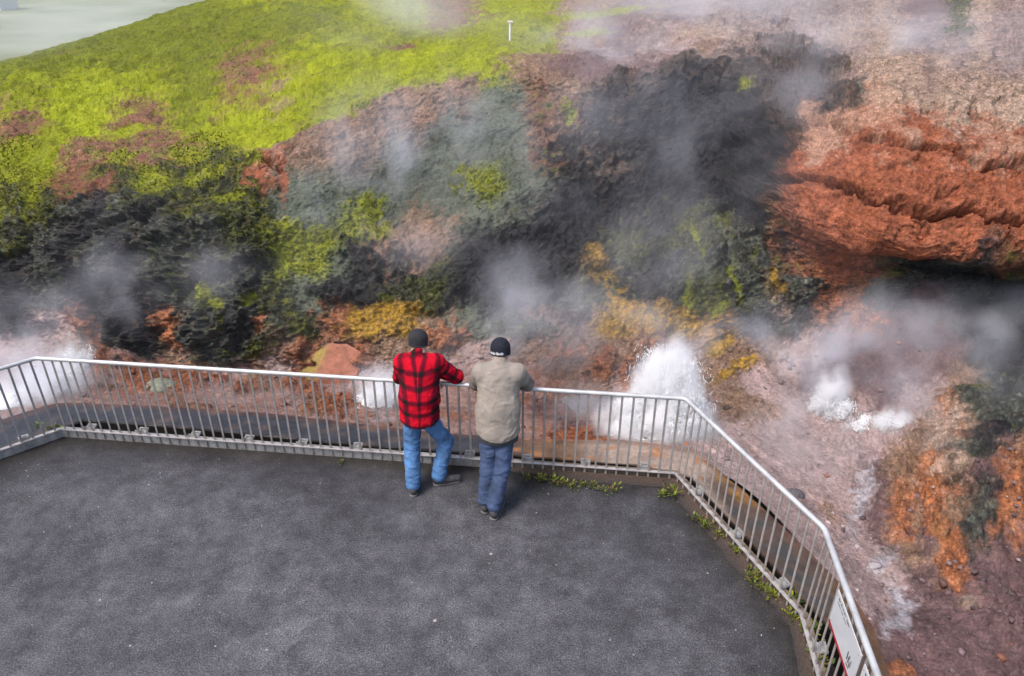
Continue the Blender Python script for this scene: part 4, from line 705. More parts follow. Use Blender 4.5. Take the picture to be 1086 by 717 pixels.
# brown silt along the right part of the railing foot
sv, sf, sc2 = [], [], []
seg = [e for e in resample(FP, .06) if e.x > -.2 and e.y > 2.0]
for i, e in enumerate(seg):
    t = Vector((1.0, 4.5)) - e; t = Vector((0, -1)) if e.y > 5.97 - .0 and e.x < 1.6 else Vector((-.93, -.36))
    wdt = .04 + .10 * float(sstep(-.2, 1.2, e.x)) * (.75 + .6 * n1(e.x * 4, e.y * 4, 3)) * (1 if e.y > 4.6 else .8)
    for k in range(5):
        q = e + t * (wdt * k / 4); sv.append((q.x, q.y, .034 * (1 - k / 4) ** 2 + .0045 + .006 * max(0, n1(q.x * 14, q.y * 14, 2)) * (k < 4)))
        f_ = 1 - k / 4; sc2.append((.05 + .03 * f_, .042 + .010 * f_, .038 + .002 * f_))
sf = [(i * 5 + k, i * 5 + k + 1, (i + 1) * 5 + k + 1, (i + 1) * 5 + k) for i in range(len(seg) - 1) for k in range(4)]
tag(mesh_obj('silt', sv, sf, attr_mat('silt_soil', rough=.9, bump=.7, bscale=60, bdist=.012, nvar=.5, nscale=60), col=sc2), 'brown silt caught along the right part of the kerb', 'silt', kind='structure')

# ------------------------------------------------------------------ railing
m_steel = mat('galvanised_steel', (.47, .43, .41), .5, .30, 9, .12, 90, metal=.25)
m_rail = mat('brushed_steel', (.66, .655, .66), .42, .2, 7, .05, 90, metal=.35)
RZ = 1.02
rail = empty('railing', (0, 6.16, 0), 'long steel railing with close vertical bars bending along the terrace edge', 'railing')
pth = []
for i, p in enumerate(FP):                      # slightly rounded corners
    p = Vector(p)
    if 0 < i < len(FP) - 1:
        for k in (.06, .02): pth.append(p + (Vector(FP[i - 1]) - p).normalized() * k)
        for k in (.02, .06): pth.append(p + (Vector(FP[i + 1]) - p).normalized() * k)
    else: pth.append(p)
mb = MB(); mb.tube([(p.x, p.y, RZ) for p in pth], .0225, 14); autosmooth(mb.build('handrail', m_rail, rail))
mb = MB()
for a, b2 in zip(FP[:-1], FP[1:]):
    a, b2 = Vector((*a, .108)), Vector((*b2, .108)); mb.box((a + b2) / 2, ((b2 - a).length, .034, .008), b2 - a)
mb.build('bottom_rail', m_steel, rail)
inview, beyond, spots = [], [], []
for a, b2 in zip(FP[:-1], FP[1:]):
    a, b2 = Vector(a), Vector(b2); k = round((b2 - a).length / .1085)
    for i in range(k):
        q = a.lerp(b2, (i + (.5 if True else 0)) / k); spots.append((q, (b2 - a)))
bar0 = MB(); bar0.box((0, 0, .51), (.010, .022, .985), (0, 1, 0), bev=.0025)
bar_me = mesh_obj('baluster', bar0.v, bar0.f, m_steel); first = True
far_mb = MB()
for q, d in spots:
    seen = q.x > -5.75 and q.y > 3.15
    ang = math.atan2(d.y, d.x) + random.uniform(-.05, .05)
    if seen:
        o = bar_me if first else bar_me.copy()
        if not first: COL.objects.link(o)
        first = False; o.parent = rail; o.location = (q.x - 0, q.y - 6.16, random.uniform(-.004, .004)); o.rotation_euler = (random.gauss(0, .004), random.gauss(0, .004), ang)
        inview.append(o)
    else: far_mb.box((q.x, q.y, .51), (.03, .011, .985), (d.x, d.y, 0))
print('balusters', len(inview))
tag(far_mb.build('baluster_row', m_steel, rail), kind='stuff')
br0 = MB(); br0.box((0, .065, .098), (.10, .12, .010)); br0.box((0, .02, .125), (.10, .007, .05)); br0.box((-.04, .09, .108), (.022, .022, .014)); br0.box((.04, .09, .108), (.022, .022, .014)); br0.box((0, .112, .112), (.10, .02, .020))
br = mesh_obj('bracket', br0.v, br0.f, mat('bracket_zinc', (.42, .41, .39), .6, .2, 20, .1, 80, metal=.3)); first = True
for a, b2 in zip(FP[:4], FP[1:5]):
    a, b2 = Vector(a), Vector(b2); L = (b2 - a).length; k = max(1, round(L / .64))
    for i in range(k):
        q = a.lerp(b2, (i + .5) / k); o = br if first else br.copy()
        if not first: COL.objects.link(o)
        first = False; o.parent = rail; o.location = (q.x, q.y - 6.16, .0); o.rotation_euler = (0, 0, math.atan2((b2 - a).y, (b2 - a).x))

# warning signs hung on the inner side of the bars
m_sign = mat('sign_white', (.70, .70, .72), .45, .06, 6, .03, 50)
m_ink = mat('sign_ink', (.12, .12, .13), .6, .1, 10, 0)
m_red = mat('sign_red', (.42, .02, .03), .5, .1, 10, 0)
a, b2 = Vector((2.37, 4.19)), Vector((2.22, 2.92)); ed = (b2 - a).normalized(); nin = Vector((ed.y, -ed.x))
def sign(t0, t1, label, full):
    root = empty('warning_sign', (*(a + ed * (t0 + t1) / 2 + nin * .03), .80), label, 'sign')
    def P(u, z, off): q = a + ed * (t0 + (t1 - t0) * u) + nin * (.026 + off); return Vector((q.x, q.y, z))
    up = Vector((0, 0, 1)); ax = Vector((ed.x, ed.y, 0)); Lw = t1 - t0; z0, z1 = .645, .965
    def plate(u0, u1, za, zb, off, th, mb): mb.box((P(u0, za, off) + P(u1, zb, off)) / 2, (Lw * (u1 - u0), th, zb - za), ax, up)
    mb = MB(); plate(0, 1, z0, z1, 0, .006, mb); pan = mb.build('panel', m_sign, root)
    mb = MB(); plate(.0, 1, z0 + .006, z0 + .030, .005, .002, mb); mb.build('red_stripe', m_red, root)
    mb = MB(); rs = random.Random(5)
    for line, (za, hgt, ua, ub) in enumerate(((.925, .018, .10, .55), (.895, .011, .10, .45))):    # small illegible lettering
        u = ua
        while u < ub:
            wl = rs.uniform(.008, .014) / Lw
            if rs.random() < .86:
                kind = rs.randrange(3); s = .003 / Lw
                plate(u, u + s, za, za + hgt, .0045, .0012, mb)
                if kind != 1: plate(u + s, u + wl * .8, za + hgt * (.8 if kind == 0 else .4), za + hgt * (1 if kind == 0 else .6), .0045, .0012, mb)
                if kind == 2: plate(u + wl * .8 - s, u + wl * .8, za, za + hgt * .4, .0045, .0012, mb)
            u += wl * 1.15
    mb.build('lettering', m_ink, pan)
    mb = MB()
    for uu, zz, su, sz in ((.70, .80, .03, .10), (.74, .84, .07, .018), (.76, .79, .02, .07), (.80, .82, .05, .02), (.82, .76, .025, .06), (.73, .755, .08, .016), (.86, .80, .02, .09), (.78, .87, .035, .03)):
        plate(uu * .8 + .14, uu * .8 + .14 + su * .7, .72 + (zz - .78) * .7, .72 + (zz - .78) * .7 + sz * .7, .0045, .0012, mb)
    mb.build('pictogram', m_ink, pan)
    for u in (.05, .95):
        for z in (z0 + .05, z1 - .03): mb = MB(); mb.tube([P(u, z, -.02), P(u, z, .008)], .006, 8); mb.build('bolt', m_steel, root)
sign(.545, 1.09, 'white warning sign with red stripe on the railing, right of the man in khaki jacket', True)
sign(1.15, 1.6, 'second white warning sign cut off by the picture edge, beyond the striped one', False)

# ------------------------------------------------------------------ weeds along the kerb
m_weed = attr_mat('weed_leaf', rough=.6, bump=0, nvar=.3, nscale=40, spec=.3)
def weed(x, y, s, seed, label):
    r = np.random.default_rng(seed); v, f, cc = [], [], []
    n = int(26 + 26 * r.random())
    for k in range(n):
        ba = r.normal(0, .032 * s, 2); ang = r.uniform(0, 2 * math.pi); tilt = r.uniform(.15, 1.15); L = s * r.uniform(.022, .06); wd = L * r.uniform(.32, .55)
        d = np.array([math.cos(ang) * math.sin(tilt), math.sin(ang) * math.sin(tilt), math.cos(tilt)]); sd_ = np.cross(d, (0, 0, 1.)); sd_ /= np.linalg.norm(sd_) + 1e-9; nn = np.cross(sd_, d)
        o0 = np.array([x + ba[0], y + ba[1], .004]); stem = o0 + d * L * .9 + np.array([0, 0, s * .03 * r.random()])
        pts = [stem + d * L * t + sd_ * wd * w_ * .5 + nn * L * bend for t, w_, bend in ((0, .12, 0), (.35, 1, .02), (.35, -1, .02), (.75, .75, -.06), (.75, -.75, -.06), (1.05, .05, -.2))]
        b0 = len(v); v += [o0 - sd_ * .0015, o0 + sd_ * .0015, stem] + pts
        f += [(b0, b0 + 1, b0 + 2), (b0 + 3, b0 + 4, b0 + 5), (b0 + 5, b0 + 4, b0 + 6, b0 + 7), (b0 + 7, b0 + 6, b0 + 8)]
        t = r.random(); g = np.array([.10, .17, .02]) * (1 - t) + np.array([.30, .30, .02]) * t; g *= r.uniform(.35, 1.15)
        if r.random() < .12: g = np.array([.22, .13, .05]) * r.uniform(.5, 1.1)
        cc += [tuple(g * .5)] * 3 + [tuple(g)] * 6
    o = mesh_obj('weed', v, f, m_weed, col=cc); tag(o, label, 'weed', 'weeds along the kerb'); return o
ORD = 'first second third fourth fifth sixth seventh eighth ninth tenth eleventh twelfth thirteenth fourteenth fifteenth'.split()
nA = nB = nL = 0
for i, (x, y) in enumerate(WEEDS):
    s = [.9, .8, 1.5, .55, .6, .7, .95, 1.15, .7, .9, .6, 1.0, .8, 1.0, .8, 1.25, .9, 1.05, .9, 1.1, 1.15, .9, 1.1, 1.25, .9, 1.2, 1.1, 1.3][i % 28]
    if i < 3: lab = ('tiny', 'small', 'large')[i] + ' yellow green weed at the left bend of the railing'
    elif i == 3: lab = 'lone small weed left of the man in red plaid shirt'
    elif i == 4: lab = 'tiny weed beside the foot of the man in red plaid shirt'
    elif i < 14: lab = f'yellow green weed by the straight kerb, {ORD[nA]} one right of the man in khaki jacket'; nA += 1
    elif i < 16: lab = ('bushy weed just left of the right corner of the railing', 'thick weed clump close in the right corner of the railing')[i - 14]
    else: lab = f'leafy weed along the slanting kerb, {ORD[nB]} one beyond the right corner'; nB += 1
    weed(x, y, s * .8, 100 + i, lab)

def ground_at(x, y):
    d = (PD[:, 0] - x) ** 2 + (PD[:, 1] - y) ** 2; k = np.argsort(d)[:6]; return float(PD[k, 2].min())
# ------------------------------------------------------------------ loose things on the terrace and in the spring bed
def rock(name, loc, size, colr, label, cat, seed, sub=3, rough=.12, flat=1., rot=0):
    v, f = ico_sub(sub); r = np.random.default_rng(seed)
    v = v * (1 + rough * 2 * fbm(v * 1.6 + seed, 4)[:, None]); v = v * np.array(size)
    cr, sr = math.cos(rot), math.sin(rot); v = v @ np.array([[cr, sr, 0], [-sr, cr, 0], [0, 0, 1]])
    o = mesh_obj(name, v + np.array(loc), [tuple(q) for q in f], mat(name + '_stone', colr, .8, .35, 6 / max(size), .5, 30 / max(size)), smooth=True); autosmooth(o, 35); return tag(o, label, cat)
rock('pebble', (-.18, 4.93, .008), (.015, .012, .008), (.50, .42, .41), 'small pinkish pebble on the asphalt below the man in khaki jacket', 'pebble', 3, 2)
rock('pebble', (-.62, 4.18, .008), (.016, .014, .009), (.52, .44, .44), 'small pale pebble on the asphalt, nearest to the viewer', 'pebble', 4, 2)
rock('stone', (-5.1, 9.0, -.82), (.26, .2, .14), (.20, .21, .15), 'rounded grey green stone on the pink bed at the left', 'stone', 8, 3)
rock('stone', (3.31, 6.64, -.74), (.11, .09, .07), (.11, .10, .11), 'dark round stone on the pink slope beside the slanting railing', 'stone', 9, 3)
rock('stone', (5.08, 4.75, -.42), (.13, .09, .07), (.56, .42, .34), 'pale tan stone lying on the purple gravel', 'stone', 12, 3)
# big faceted boulder: yellow lichen on its left face, salmon red on its right
def boulder():
    from itertools import combinations
    bx, by, bz = -2.62, 9.55, -.92
    lower = [(-1.0, -.12), (-.45, -.5), (.42, -.42), (.66, -.12), (.5, .42), (-.35, .5)]
    ridge = [(-.72, .0, .34), (-.12, -.05, .82), (.22, .02, .78), (.60, -.08, .56)]
    import bmesh
    bm = bmesh.new()
    for x, y in lower: bm.verts.new((x, y, 0)); bm.verts.new((x * .97, y * .93, .22))
    for p in ridge: bm.verts.new(p)
    bmesh.ops.convex_hull(bm, input=bm.verts); bmesh.ops.triangulate(bm, faces=bm.faces)
    bmesh.ops.subdivide_edges(bm, edges=bm.edges, cuts=7, use_grid_fill=True)
    v = np.array([q.co for q in bm.verts]); bm.faces.ensure_lookup_table(); bm.verts.index_update(); f = [tuple(q.index for q in p.verts) for p in bm.faces]; bm.free()
    nz_ = np.stack([fbm(v * 3 + k, 4) for k in (1, 21, 41)], 1); v = v + nz_ * .035
    yel = sstep(-.05, .12, -(v[:, 0] + .12) + .55 * (v[:, 2] - .7) + .25 * nz_[:, 0])[:, None]
    cc = np.array([.43, .165, .10]) * (1 - yel) + np.array([.30, .21, .05]) * yel
    cc = cc * (1 + .6 * fbm(v * 7 + 3, 4)[:, None])
    o = mesh_obj('boulder', v * .72 + np.array([bx, by, bz]), f, attr_mat('boulder_rock', rough=.8, bump=.45, bscale=20, bdist=.02, nvar=.3, nscale=24), smooth=True, col=np.clip(cc, .01, .8)); autosmooth(o, 28)
    tag(o, 'large angular boulder with salmon red and yellow faces behind the railing', 'boulder')
boulder()
def grit_points(n):
    pts = []
    while len(pts) < n:
        x, y = RNG.uniform(-6.5, 2.2), RNG.uniform(1.2, 6.4)
        lim = np.interp(x, [-6.5, -5.04, 1.69, 2.3], [5.2, 6.6, 5.85, 4.1])
        if y < lim - .05: pts.append((x, y, .001))
    return np.array(pts)
gp = grit_points(900); gs = .0022 + .0065 * RNG.random(900) ** 4
stones('grit', gp, gs, np.array([.30, .28, .28]) * RNG.uniform(.3, 1.7, (900, 1)), m_stone, 'fine pale grit scattered on the asphalt')
# white survey stake with a flat cap on the grassy rim; a small white peg under the overhang
m_white = mat('white_paint', (.95, .90, .90), .6, .12, 20, .1, 60)
z = ground_at(-.07, 15.8) - .05
st_ = empty('marker_stake', (-.07, 15.8, z), 'white stake with a flat cap standing on the grassy rim of the cliff', 'stake')
mb = MB(); mb.tube([(-.07, 15.8, z), (-.068, 15.8, z + .40)], .024, 10); autosmooth(mb.build('post', m_white, st_))
mb = MB(); mb.box((-.068, 15.8, z + .415), (.11, .07, .035), bev=.006); mb.build('cap', m_white, st_)
z = ground_at(7.08, 9.3) - .03
mb = MB(); mb.tube([(7.08, 9.3, z), (7.09, 9.29, z + .13)], .009, 8, .008); mb.box((7.092, 9.287, z + .135), (.02, .02, .014), bev=.004)
tag(autosmooth(mb.build('peg', m_white)), 'small white peg below the red rock overhang', 'peg')
# white shed far off in the lowland, its corner just in the picture
sh = empty('shed', (-56.1, 87.0, -1.6), 'white flat-roofed shed far off in the lowland at the top left corner', 'shed')
mb = MB(); mb.box((-57.0, 87, -.55), (4.2, 3.2, 2.1)); mb.build('wall', m_white, sh)
mb = MB(); mb.box((-57.0, 87, .57), (4.5, 3.5, .14), bev=.02); mb.build('roof', mat('shed_roof', (.66, .62, .63), .6, .1, 2), sh)
mb = MB(); mb.box((-56.2, 85.38, -.6), (.9, .04, 1.9)); mb.build('door', mat('shed_door', (.3, .3, .32), .6, .1, 2), sh)
# ------------------------------------------------------------------ people: smooth-union distance fields turned into one continuous surface
def surface_nets(fn, lo, hi, h):
    lo = np.array(lo); n = np.ceil((np.array(hi) - lo) / h).astype(int) + 1
    ax = [lo[k] + h * np.arange(n[k]) for k in range(3)]
    X, Y, Z = np.meshgrid(*ax, indexing='ij')
    S4 = 4                                                # coarse pass first, fine samples only near the surface
    nc4 = n // S4 + 2; A4 = [lo[k] + h * S4 * (np.arange(nc4[k]) - .0) for k in range(3)]
    G4 = np.stack(np.meshgrid(*A4, indexing='ij'), -1).reshape(-1, 3); D4 = fn(G4).reshape(nc4)
    near = np.minimum((np.arange(n[0]) + S4 // 2) // S4, nc4[0] - 1), np.minimum((np.arange(n[1]) + S4 // 2) // S4, nc4[1] - 1), np.minimum((np.arange(n[2]) + S4 // 2) // S4, nc4[2] - 1)
    D = D4[np.ix_(*near)].copy(); msk = np.abs(D) < h * S4 * 2.2
    D[msk] = fn(np.stack([X[msk], Y[msk], Z[msk]], -1))
    ins = D < 0
    cs = np.zeros(n - 1, int); acc = np.zeros((*(n - 1), 3)); cnt = np.zeros(n - 1)
    def sl(d, k): return tuple(slice(d[a] if a != k else 0, n[a] - 1 + d[a] if a != k else n[a] - 1) for a in range(3))
    for k in range(3):
        others = [a for a in range(3) if a != k]
        for da in (0, 1):
            for db in (0, 1):
                d0 = [0, 0, 0]; d0[others[0]] = da; d0[others[1]] = db; d1 = list(d0); d1[k] = 1
                s0 = tuple(slice(d0[a], n[a] - 1 + d0[a]) for a in range(3)); s1 = tuple(slice(d1[a], n[a] - 1 + d1[a]) for a in range(3))
                A_, B2 = D[s0], D[s1]; cr = (A_ < 0) != (B2 < 0); t = np.where(cr, A_ / np.where(cr, A_ - B2, 1), 0)
                p = np.zeros((*(n - 1), 3)); p[..., others[0]] = da; p[..., others[1]] = db; p[..., k] = t
                acc += np.where(cr[..., None], p, 0); cnt += cr
    act = cnt > 0; ids = np.full(n - 1, -1); ids[act] = np.arange(act.sum())
    vi = np.argwhere(act); verts = lo + h * (vi + acc[act] / cnt[act][:, None])
    faces = []
    for k in range(3):
        a, b = [(1, 2), (2, 0), (0, 1)][k]
        s0 = [slice(1, n[q] - 1) for q in range(3)]; s0[k] = slice(0, n[k] - 1); s1 = list(s0); s1[k] = slice(1, n[k])
        i0 = ins[tuple(s0)]; i1 = ins[tuple(s1)]; e = np.argwhere(i0 != i1) + np.array([0 if q == k else 1 for q in range(3)])
        if not len(e): continue
        def g(da, db): q = e.copy(); q[:, a] -= da; q[:, b] -= db; return ids[q[:, 0], q[:, 1], q[:, 2]]
        f = np.stack([g(1, 1), g(0, 1), g(0, 0), g(1, 0)], 1); fl = ins[tuple(e.T)]
        f[~fl] = f[~fl][:, ::-1]; faces.append(f)
    return verts, np.concatenate(faces)

def blob(prims):
    """prims: (a, b, ra, rb, flat_y, k) tapered capsules, elliptical by squeezing along y, joined with smooth radius k"""
    P_ = [(np.array(a, float), np.array(b, float), ra, rb, fl, k) for a, b, ra, rb, fl, k in prims]
    def fn(p):
        d = None
        for a, b, ra, rb, fl, k in P_:
            ab = b - a; q = p - a; L = ab @ ab
            t = np.clip(q @ ab / L, 0, 1) if L > 1e-9 else np.zeros(len(p))
            e = q - t[:, None] * ab; 
            if fl != 1: e = e / np.array([1, fl, 1])
            r = ra + (rb - ra) * t; n = (np.linalg.norm(e, axis=1) - r) * (1 if fl >= 1 else (.5 + .5 * fl))
            if d is None: d = n
            elif k <= 0: d = np.minimum(d, n)
            else:
                hh = np.clip(.5 + .5 * (d - n) / k, 0, 1); d = d + (n - d) * hh - k * hh * (1 - hh)
        return d
    pts = np.array([p for a, b, ra, rb, fl, k in P_ for p in (a - max(ra, rb) * 1.15, a + max(ra, rb) * 1.15, b - max(ra, rb) * 1.15, b + max(ra, rb) * 1.15)])
    return fn, pts.min(0) - .02, pts.max(0) + .02

def grow(name, prims, h, m, parent, folds=0., fscale=(9, 9, 5), cut=None, col=None, seed=0):
    fn, lo, hi = blob(prims)
    f_ = (lambda p: np.maximum(fn(p), cut(p))) if cut else fn
    v, f = surface_nets(f_, lo, hi, h)
    if folds:
        e = 1e-3; g = np.stack([fn(v + np.eye(3)[k] * e) - fn(v - np.eye(3)[k] * e) for k in range(3)], 1); g /= np.linalg.norm(g, axis=1, keepdims=True) + 1e-9
        w_ = v * np.array(fscale) + seed; w_ = w_ + .5 * np.stack([fbm(w_, 2), fbm(w_ + 9, 2), fbm(w_ + 19, 2)], 1)
        v = v + g * (folds * (fbm(w_, 3, ridged=True) - .2) + folds * .35 * fbm(w_ * 2.7, 2))[:, None]
    return mesh_obj(name, v, f, m, parent, smooth=True, col=col(v) if col else None)

def hand(wrist, fwd, down, inward, s=1.):
    """palm, four unequal bent fingers closing over the rail and a thumb; inward points to the thumb side"""
    w_, f_, d_, i_ = [np.array(x, float) for x in (wrist, fwd, down, inward)]
    f_ /= np.linalg.norm(f_); d_ -= f_ * (d_ @ f_); d_ /= np.linalg.norm(d_); i_ = np.cross(f_, d_) * np.sign(np.cross(f_, d_) @ i_)
    pr = []
    for k, (o_, L) in enumerate(((.030, .072), (.0105, .08), (-.0095, .075), (-.029, .06))):
        base = w_ + f_ * (.088 - .006 * abs(k - 1)) + i_ * o_; p0 = w_ + f_ * .018 + i_ * o_ * .55
        pr.append((p0, base, .0135 * s, .0108 * s, 1, .012))
        q = base
        for seg_, (fr, an, ra, rb) in enumerate(((.46, .45 + .05 * k, .0098, .0088), (.3, 1.15, .0088, .0078), (.24, 1.75, .0078, .0066))):
            dr = f_ * math.cos(an) + d_ * math.sin(an); e = q + dr * L * fr; pr.append((q, e, ra * s, rb * s, 1, .004)); q = e
    t0 = w_ + f_ * .025 + i_ * .026; t1 = t0 + f_ * .026 + i_ * .026 + d_ * .012; t2 = t1 + f_ * .026 + i_ * .006 + d_ * .018; t3 = t2 + f_ * .012 + d_ * .022
    pr += [(t0, t1, .0150, .0122, 1, .01), (t1, t2, .0112, .0098, 1, .004), (t2, t3, .0098, .0078, 1, .004)]
    return pr

m_skin = mat('skin', (.48, .29, .215), .55, .12, 18, .08, 120)
m_knit = mat('dark_knit', (.022, .022, .026), .9, .35, 60, .6, 160, bdist=.006, sheen=.0)
m_shoe = mat('shoe_leather', (.055, .052, .055), .55, .3, 20, .2, 90)
m_sole = mat('shoe_sole', (.16, .155, .155), .7, .2, 20, .2, 90)

def denim(name, c):
    m, nt, nd, lk = new_mat(name); out = nd.new('ShaderNodeOutputMaterial'); b = nd.new('ShaderNodeBsdfPrincipled'); lk.new(b.outputs[0], out.inputs[0]); tc = nd.new('ShaderNodeTexCoord')
    def nz(s, d, r=.6):
        n = N(nd, 'ShaderNodeTexNoise', Scale=s, Detail=d, Roughness=r); lk.new(tc.outputs['Object'], n.inputs['Vector']); return n.outputs['Fac']
    def rp(f, st):
        r = nd.new('ShaderNodeValToRGB'); lk.new(f, r.inputs[0])
        for e, (p, q) in zip(r.color_ramp.elements, st): e.position = p; e.color = (*q, 1)
        return r.outputs[0]
    x = nd.new('ShaderNodeMix'); x.data_type = 'RGBA'; x.blend_type = 'MULTIPLY'; x.inputs[0].default_value = 1
    lk.new(rp(nz(4.5, 5), [(.34, [q * .62 * ALB for q in c]), (.68, [q * 1.45 * ALB for q in c])]), x.inputs[6]); lk.new(rp(nz(150, 3, .8), [(.3, (.65,) * 3), (.7, (1.35,) * 3)]), x.inputs[7])
    lk.new(x.outputs[2], b.inputs['Base Color']); b.inputs['Roughness'].default_value = .9
    bp = N(nd, 'ShaderNodeBump', Strength=.4, Distance=.006); lk.new(nz(90, 5), bp.inputs['Height']); lk.new(bp.outputs[0], b.inputs['Normal'])
    return m

def person(base, J, label, jeans_col, shirt_mat, shirt_col, hat_col, fold_seed, hem_mat=None, shoe=(m_shoe, m_sole)):
    root = empty('person', base, label, 'person')
    J = {k: np.array(v, float) for k, v in J.items()}
    hd = J['head']; fw_ = J['face'] / np.linalg.norm(J['face']); rt = np.cross(fw_, (0, 0, 1.)); rt /= np.linalg.norm(rt); hu = np.cross(rt, fw_)
    # body -------------------------------------------------
    B = [(hd + hu * .035 - fw_ * .012, hd - hu * .03 + fw_ * .012, .089, .076, 1, .0), (hd - hu * .03 + fw_ * .03, hd - hu * .085 + fw_ * .055, .06, .038, 1, .03),
         (hd - hu * .06 - fw_ * .02, J['neck'] - hu * .03, .052, .06, 1, .03),
         (hd + fw_ * .088 + hu * .005, hd + fw_ * .112 - hu * .03, .010, .017, 1, .012),                      # nose
         (hd + fw_ * .088 - hu * .062, hd + fw_ * .09 - hu * .062, .018, .018, 1, .015)]                       # mouth
    for s in (-1, 1):
        B += [(hd + rt * s * .033 + fw_ * .084 + hu * .006, hd + rt * s * .034 + fw_ * .084 + hu * .006, .013, .013, 1, .006),
              (hd + rt * s * .086 - hu * .015 + hu * .02, hd + rt * s * .088 - hu * .035, .015, .011, 1, .008)]
    B += [(J['neck'], J['chest'], .08, .14, .68, .04), (J['chest'], J['waist'], .15, .135, .66, .05), (J['waist'], J['hip'], .13, .128, .7, .05)]
    for s in 'LR':
        B += [(J['sh' + s], J['sh' + s] * .5 + J['chest'] * .5, .055, .09, 1, .04), (J['sh' + s], J['el' + s], .05, .042, 1, .03), (J['el' + s], J['wr' + s], .042, .029, 1, .015),
              (J['hip' + s], J['kn' + s], .078, .052, 1, .04), (J['kn' + s], J['an' + s], .05, .038, 1, .02), (J['an' + s] - (0, 0, .03), J['an' + s] * .4 + J['to' + s] * .6 + (0, 0, .01), .034, .024, 1, .02)]
        f_ = J['wr' + s] - J['el' + s]; f_ = f_ / np.linalg.norm(f_); side = rt * (1 if s == 'L' else -1)
        B += hand(J['wr' + s], f_ * .6 + fw_ * .6, (0, 0, -1.), side + np.array([0, 0, .3]))
    body = grow('body', B, .0062, m_skin, root)
    # eyes and brows belong to the face
    m_eye = mat('eye', (.62, .6, .58), .25, .05, 10, 0); m_iris = mat('iris', (.05, .035, .025), .2, .1, 10, 0)
    for s in (-1, 1):
        v, f = ico_sub(2); e = mesh_obj('eye', v * .0118 + hd + rt * s * .033 + fw_ * .0895 + hu * .006, [tuple(q) for q in f], m_eye, body, smooth=True)
        mesh_obj('iris', v * .0055 + hd + rt * s * .033 + fw_ * .0985 + hu * .006, [tuple(q) for q in f], m_iris, body, smooth=True)
    # trousers ---------------------------------------------
    T = [(J['hip'] - (0, 0, .02), J['hip'] - (0, 0, .05), .150, .158, .74, .0)]
    for s in 'LR':
        T += [(J['hip' + s] - (0, 0, .03), J['kn' + s], .092, .070, 1, .018), (J['kn' + s], J['an' + s] + (0, 0, .02), .073, J['cuff'], 1, .03)]
    anz = {s: J['an' + s][2] for s in 'LR'}
    lowcut = min(anz.values()) - .045
    trs = grow('jeans', T, .0095, denim('denim_' + label.split()[2], jeans_col), root, .015, (6, 6, 10), lambda p: np.maximum(lowcut - p[:, 2] + .0 * p[:, 0], p[:, 2] - J['hem'][2] - .03), seed=fold_seed)
    # shirt / jacket ---------------------------------------
    S = [(J['hem'], J['waist'], J['rhem'], J['rwaist'], J['flat'], .0), (J['waist'], J['chest'], J['rwaist'], J['rchest'], J['flat'], .06), (J['chest'], J['neck'] - (0, 0, .05), J['rchest'] * .9, .085, .75, .06)]
    S += [(J['shL'], J['shR'], .082, .082, 1, .07)]
    for s in 'LR':
        S += [(J['sh' + s], J['el' + s], .080, .066, 1, .045), (J['el' + s], J['wr' + s] * .88 + J['el' + s] * .12, .064, .047, 1, .03)]
    S += [(J['neck'] - (0, 0, .02), J['neck'] + hu * .018, .078, .068, 1, .02)]
    hz = J['hem'][2]
    cutp = lambda p: (hz - .02 + .25 * np.abs(p[:, 0] - J['hem'][0]) ** 2 * 4) - p[:, 2]
    grow(J['top_name'] if 'top_name' in J and 0 else ('shirt' if hem_mat is None else 'jacket'), S, .0085, shirt_mat, root, .012, (6, 6, 6), cutp, shirt_col, fold_seed + 5)
    if hem_mat is not None:
        grow('shirt_hem', [(J['hem'] - (0, 0, .045), J['hem'] + (0, 0, .03), J['rhem'] * .95, J['rhem'] * .90, J['flat'], 0)], .009, hem_mat, root, .006, (9, 9, 4), lambda p: np.maximum((hz - .06) - p[:, 2], p[:, 2] - hz - .01), seed=3)
    # knitted cap ------------------------------------------
    Hc = [(hd + hu * .038 - fw_ * .014, hd + hu * .0 - fw_ * .008, .0945, .0955, 1, 0)]
    rim = hd - hu * .028
    cap = grow('beanie', Hc, .007, m_knit if hat_col is None else hat_mat, root, .0035, (30, 30, 30), lambda p: (rim - p) @ (hu - .12 * fw_), hat_col and (lambda v: hat_col(v, hd, rt, hu, fw_)))
    rr_ = [rim + (rt * math.cos(t) + (fw_ - .0 * hu) * math.sin(t)) * .0905 + hu * (.008 + .012 * math.sin(t)) - fw_ * .008 for t in np.linspace(0, 2 * math.pi, 40)]
    mb = MB(); mb.tube(rr_, .0075, 8); autosmooth(mb.build('cap_rim', m_knit, cap))
    # shoes ------------------------------------------------
    for s in 'LR':
        an, to = J['an' + s], J['to' + s]; he = J['he' + s]
        d = to - he; d[2] = 0; d /= np.linalg.norm(d)
        up_ = [(he + (0, 0, .055), he + d * .07 + (0, 0, .055), .041, .042, 1, .0), (he + d * .07 + (0, 0, .05), to - d * .02 + (0, 0, .034), .047, .040, 1, .03), (an * .6 + (he + (0, 0, .06)) * .4, he + d * .03 + (0, 0, .09), .044, .046, 1, .03)]
        zc_ = he[2]
        sh_ = grow('shoe', up_, .006, shoe[0], root, .002, (20, 20, 20), lambda p: zc_ + .014 - p[:, 2])
        so_ = [(he + (0, 0, .012), he + d * .08 + (0, 0, .012), .043, .040, 1, 0), (he + d * .08 + (0, 0, .012), to - d * .02 + (0, 0, .012), .044, .042, 1, .02)]
        grow('sole', so_, .006, shoe[1], sh_, 0, cut=lambda p: np.maximum(zc_ + .001 - p[:, 2], p[:, 2] - zc_ - .020))
    return root

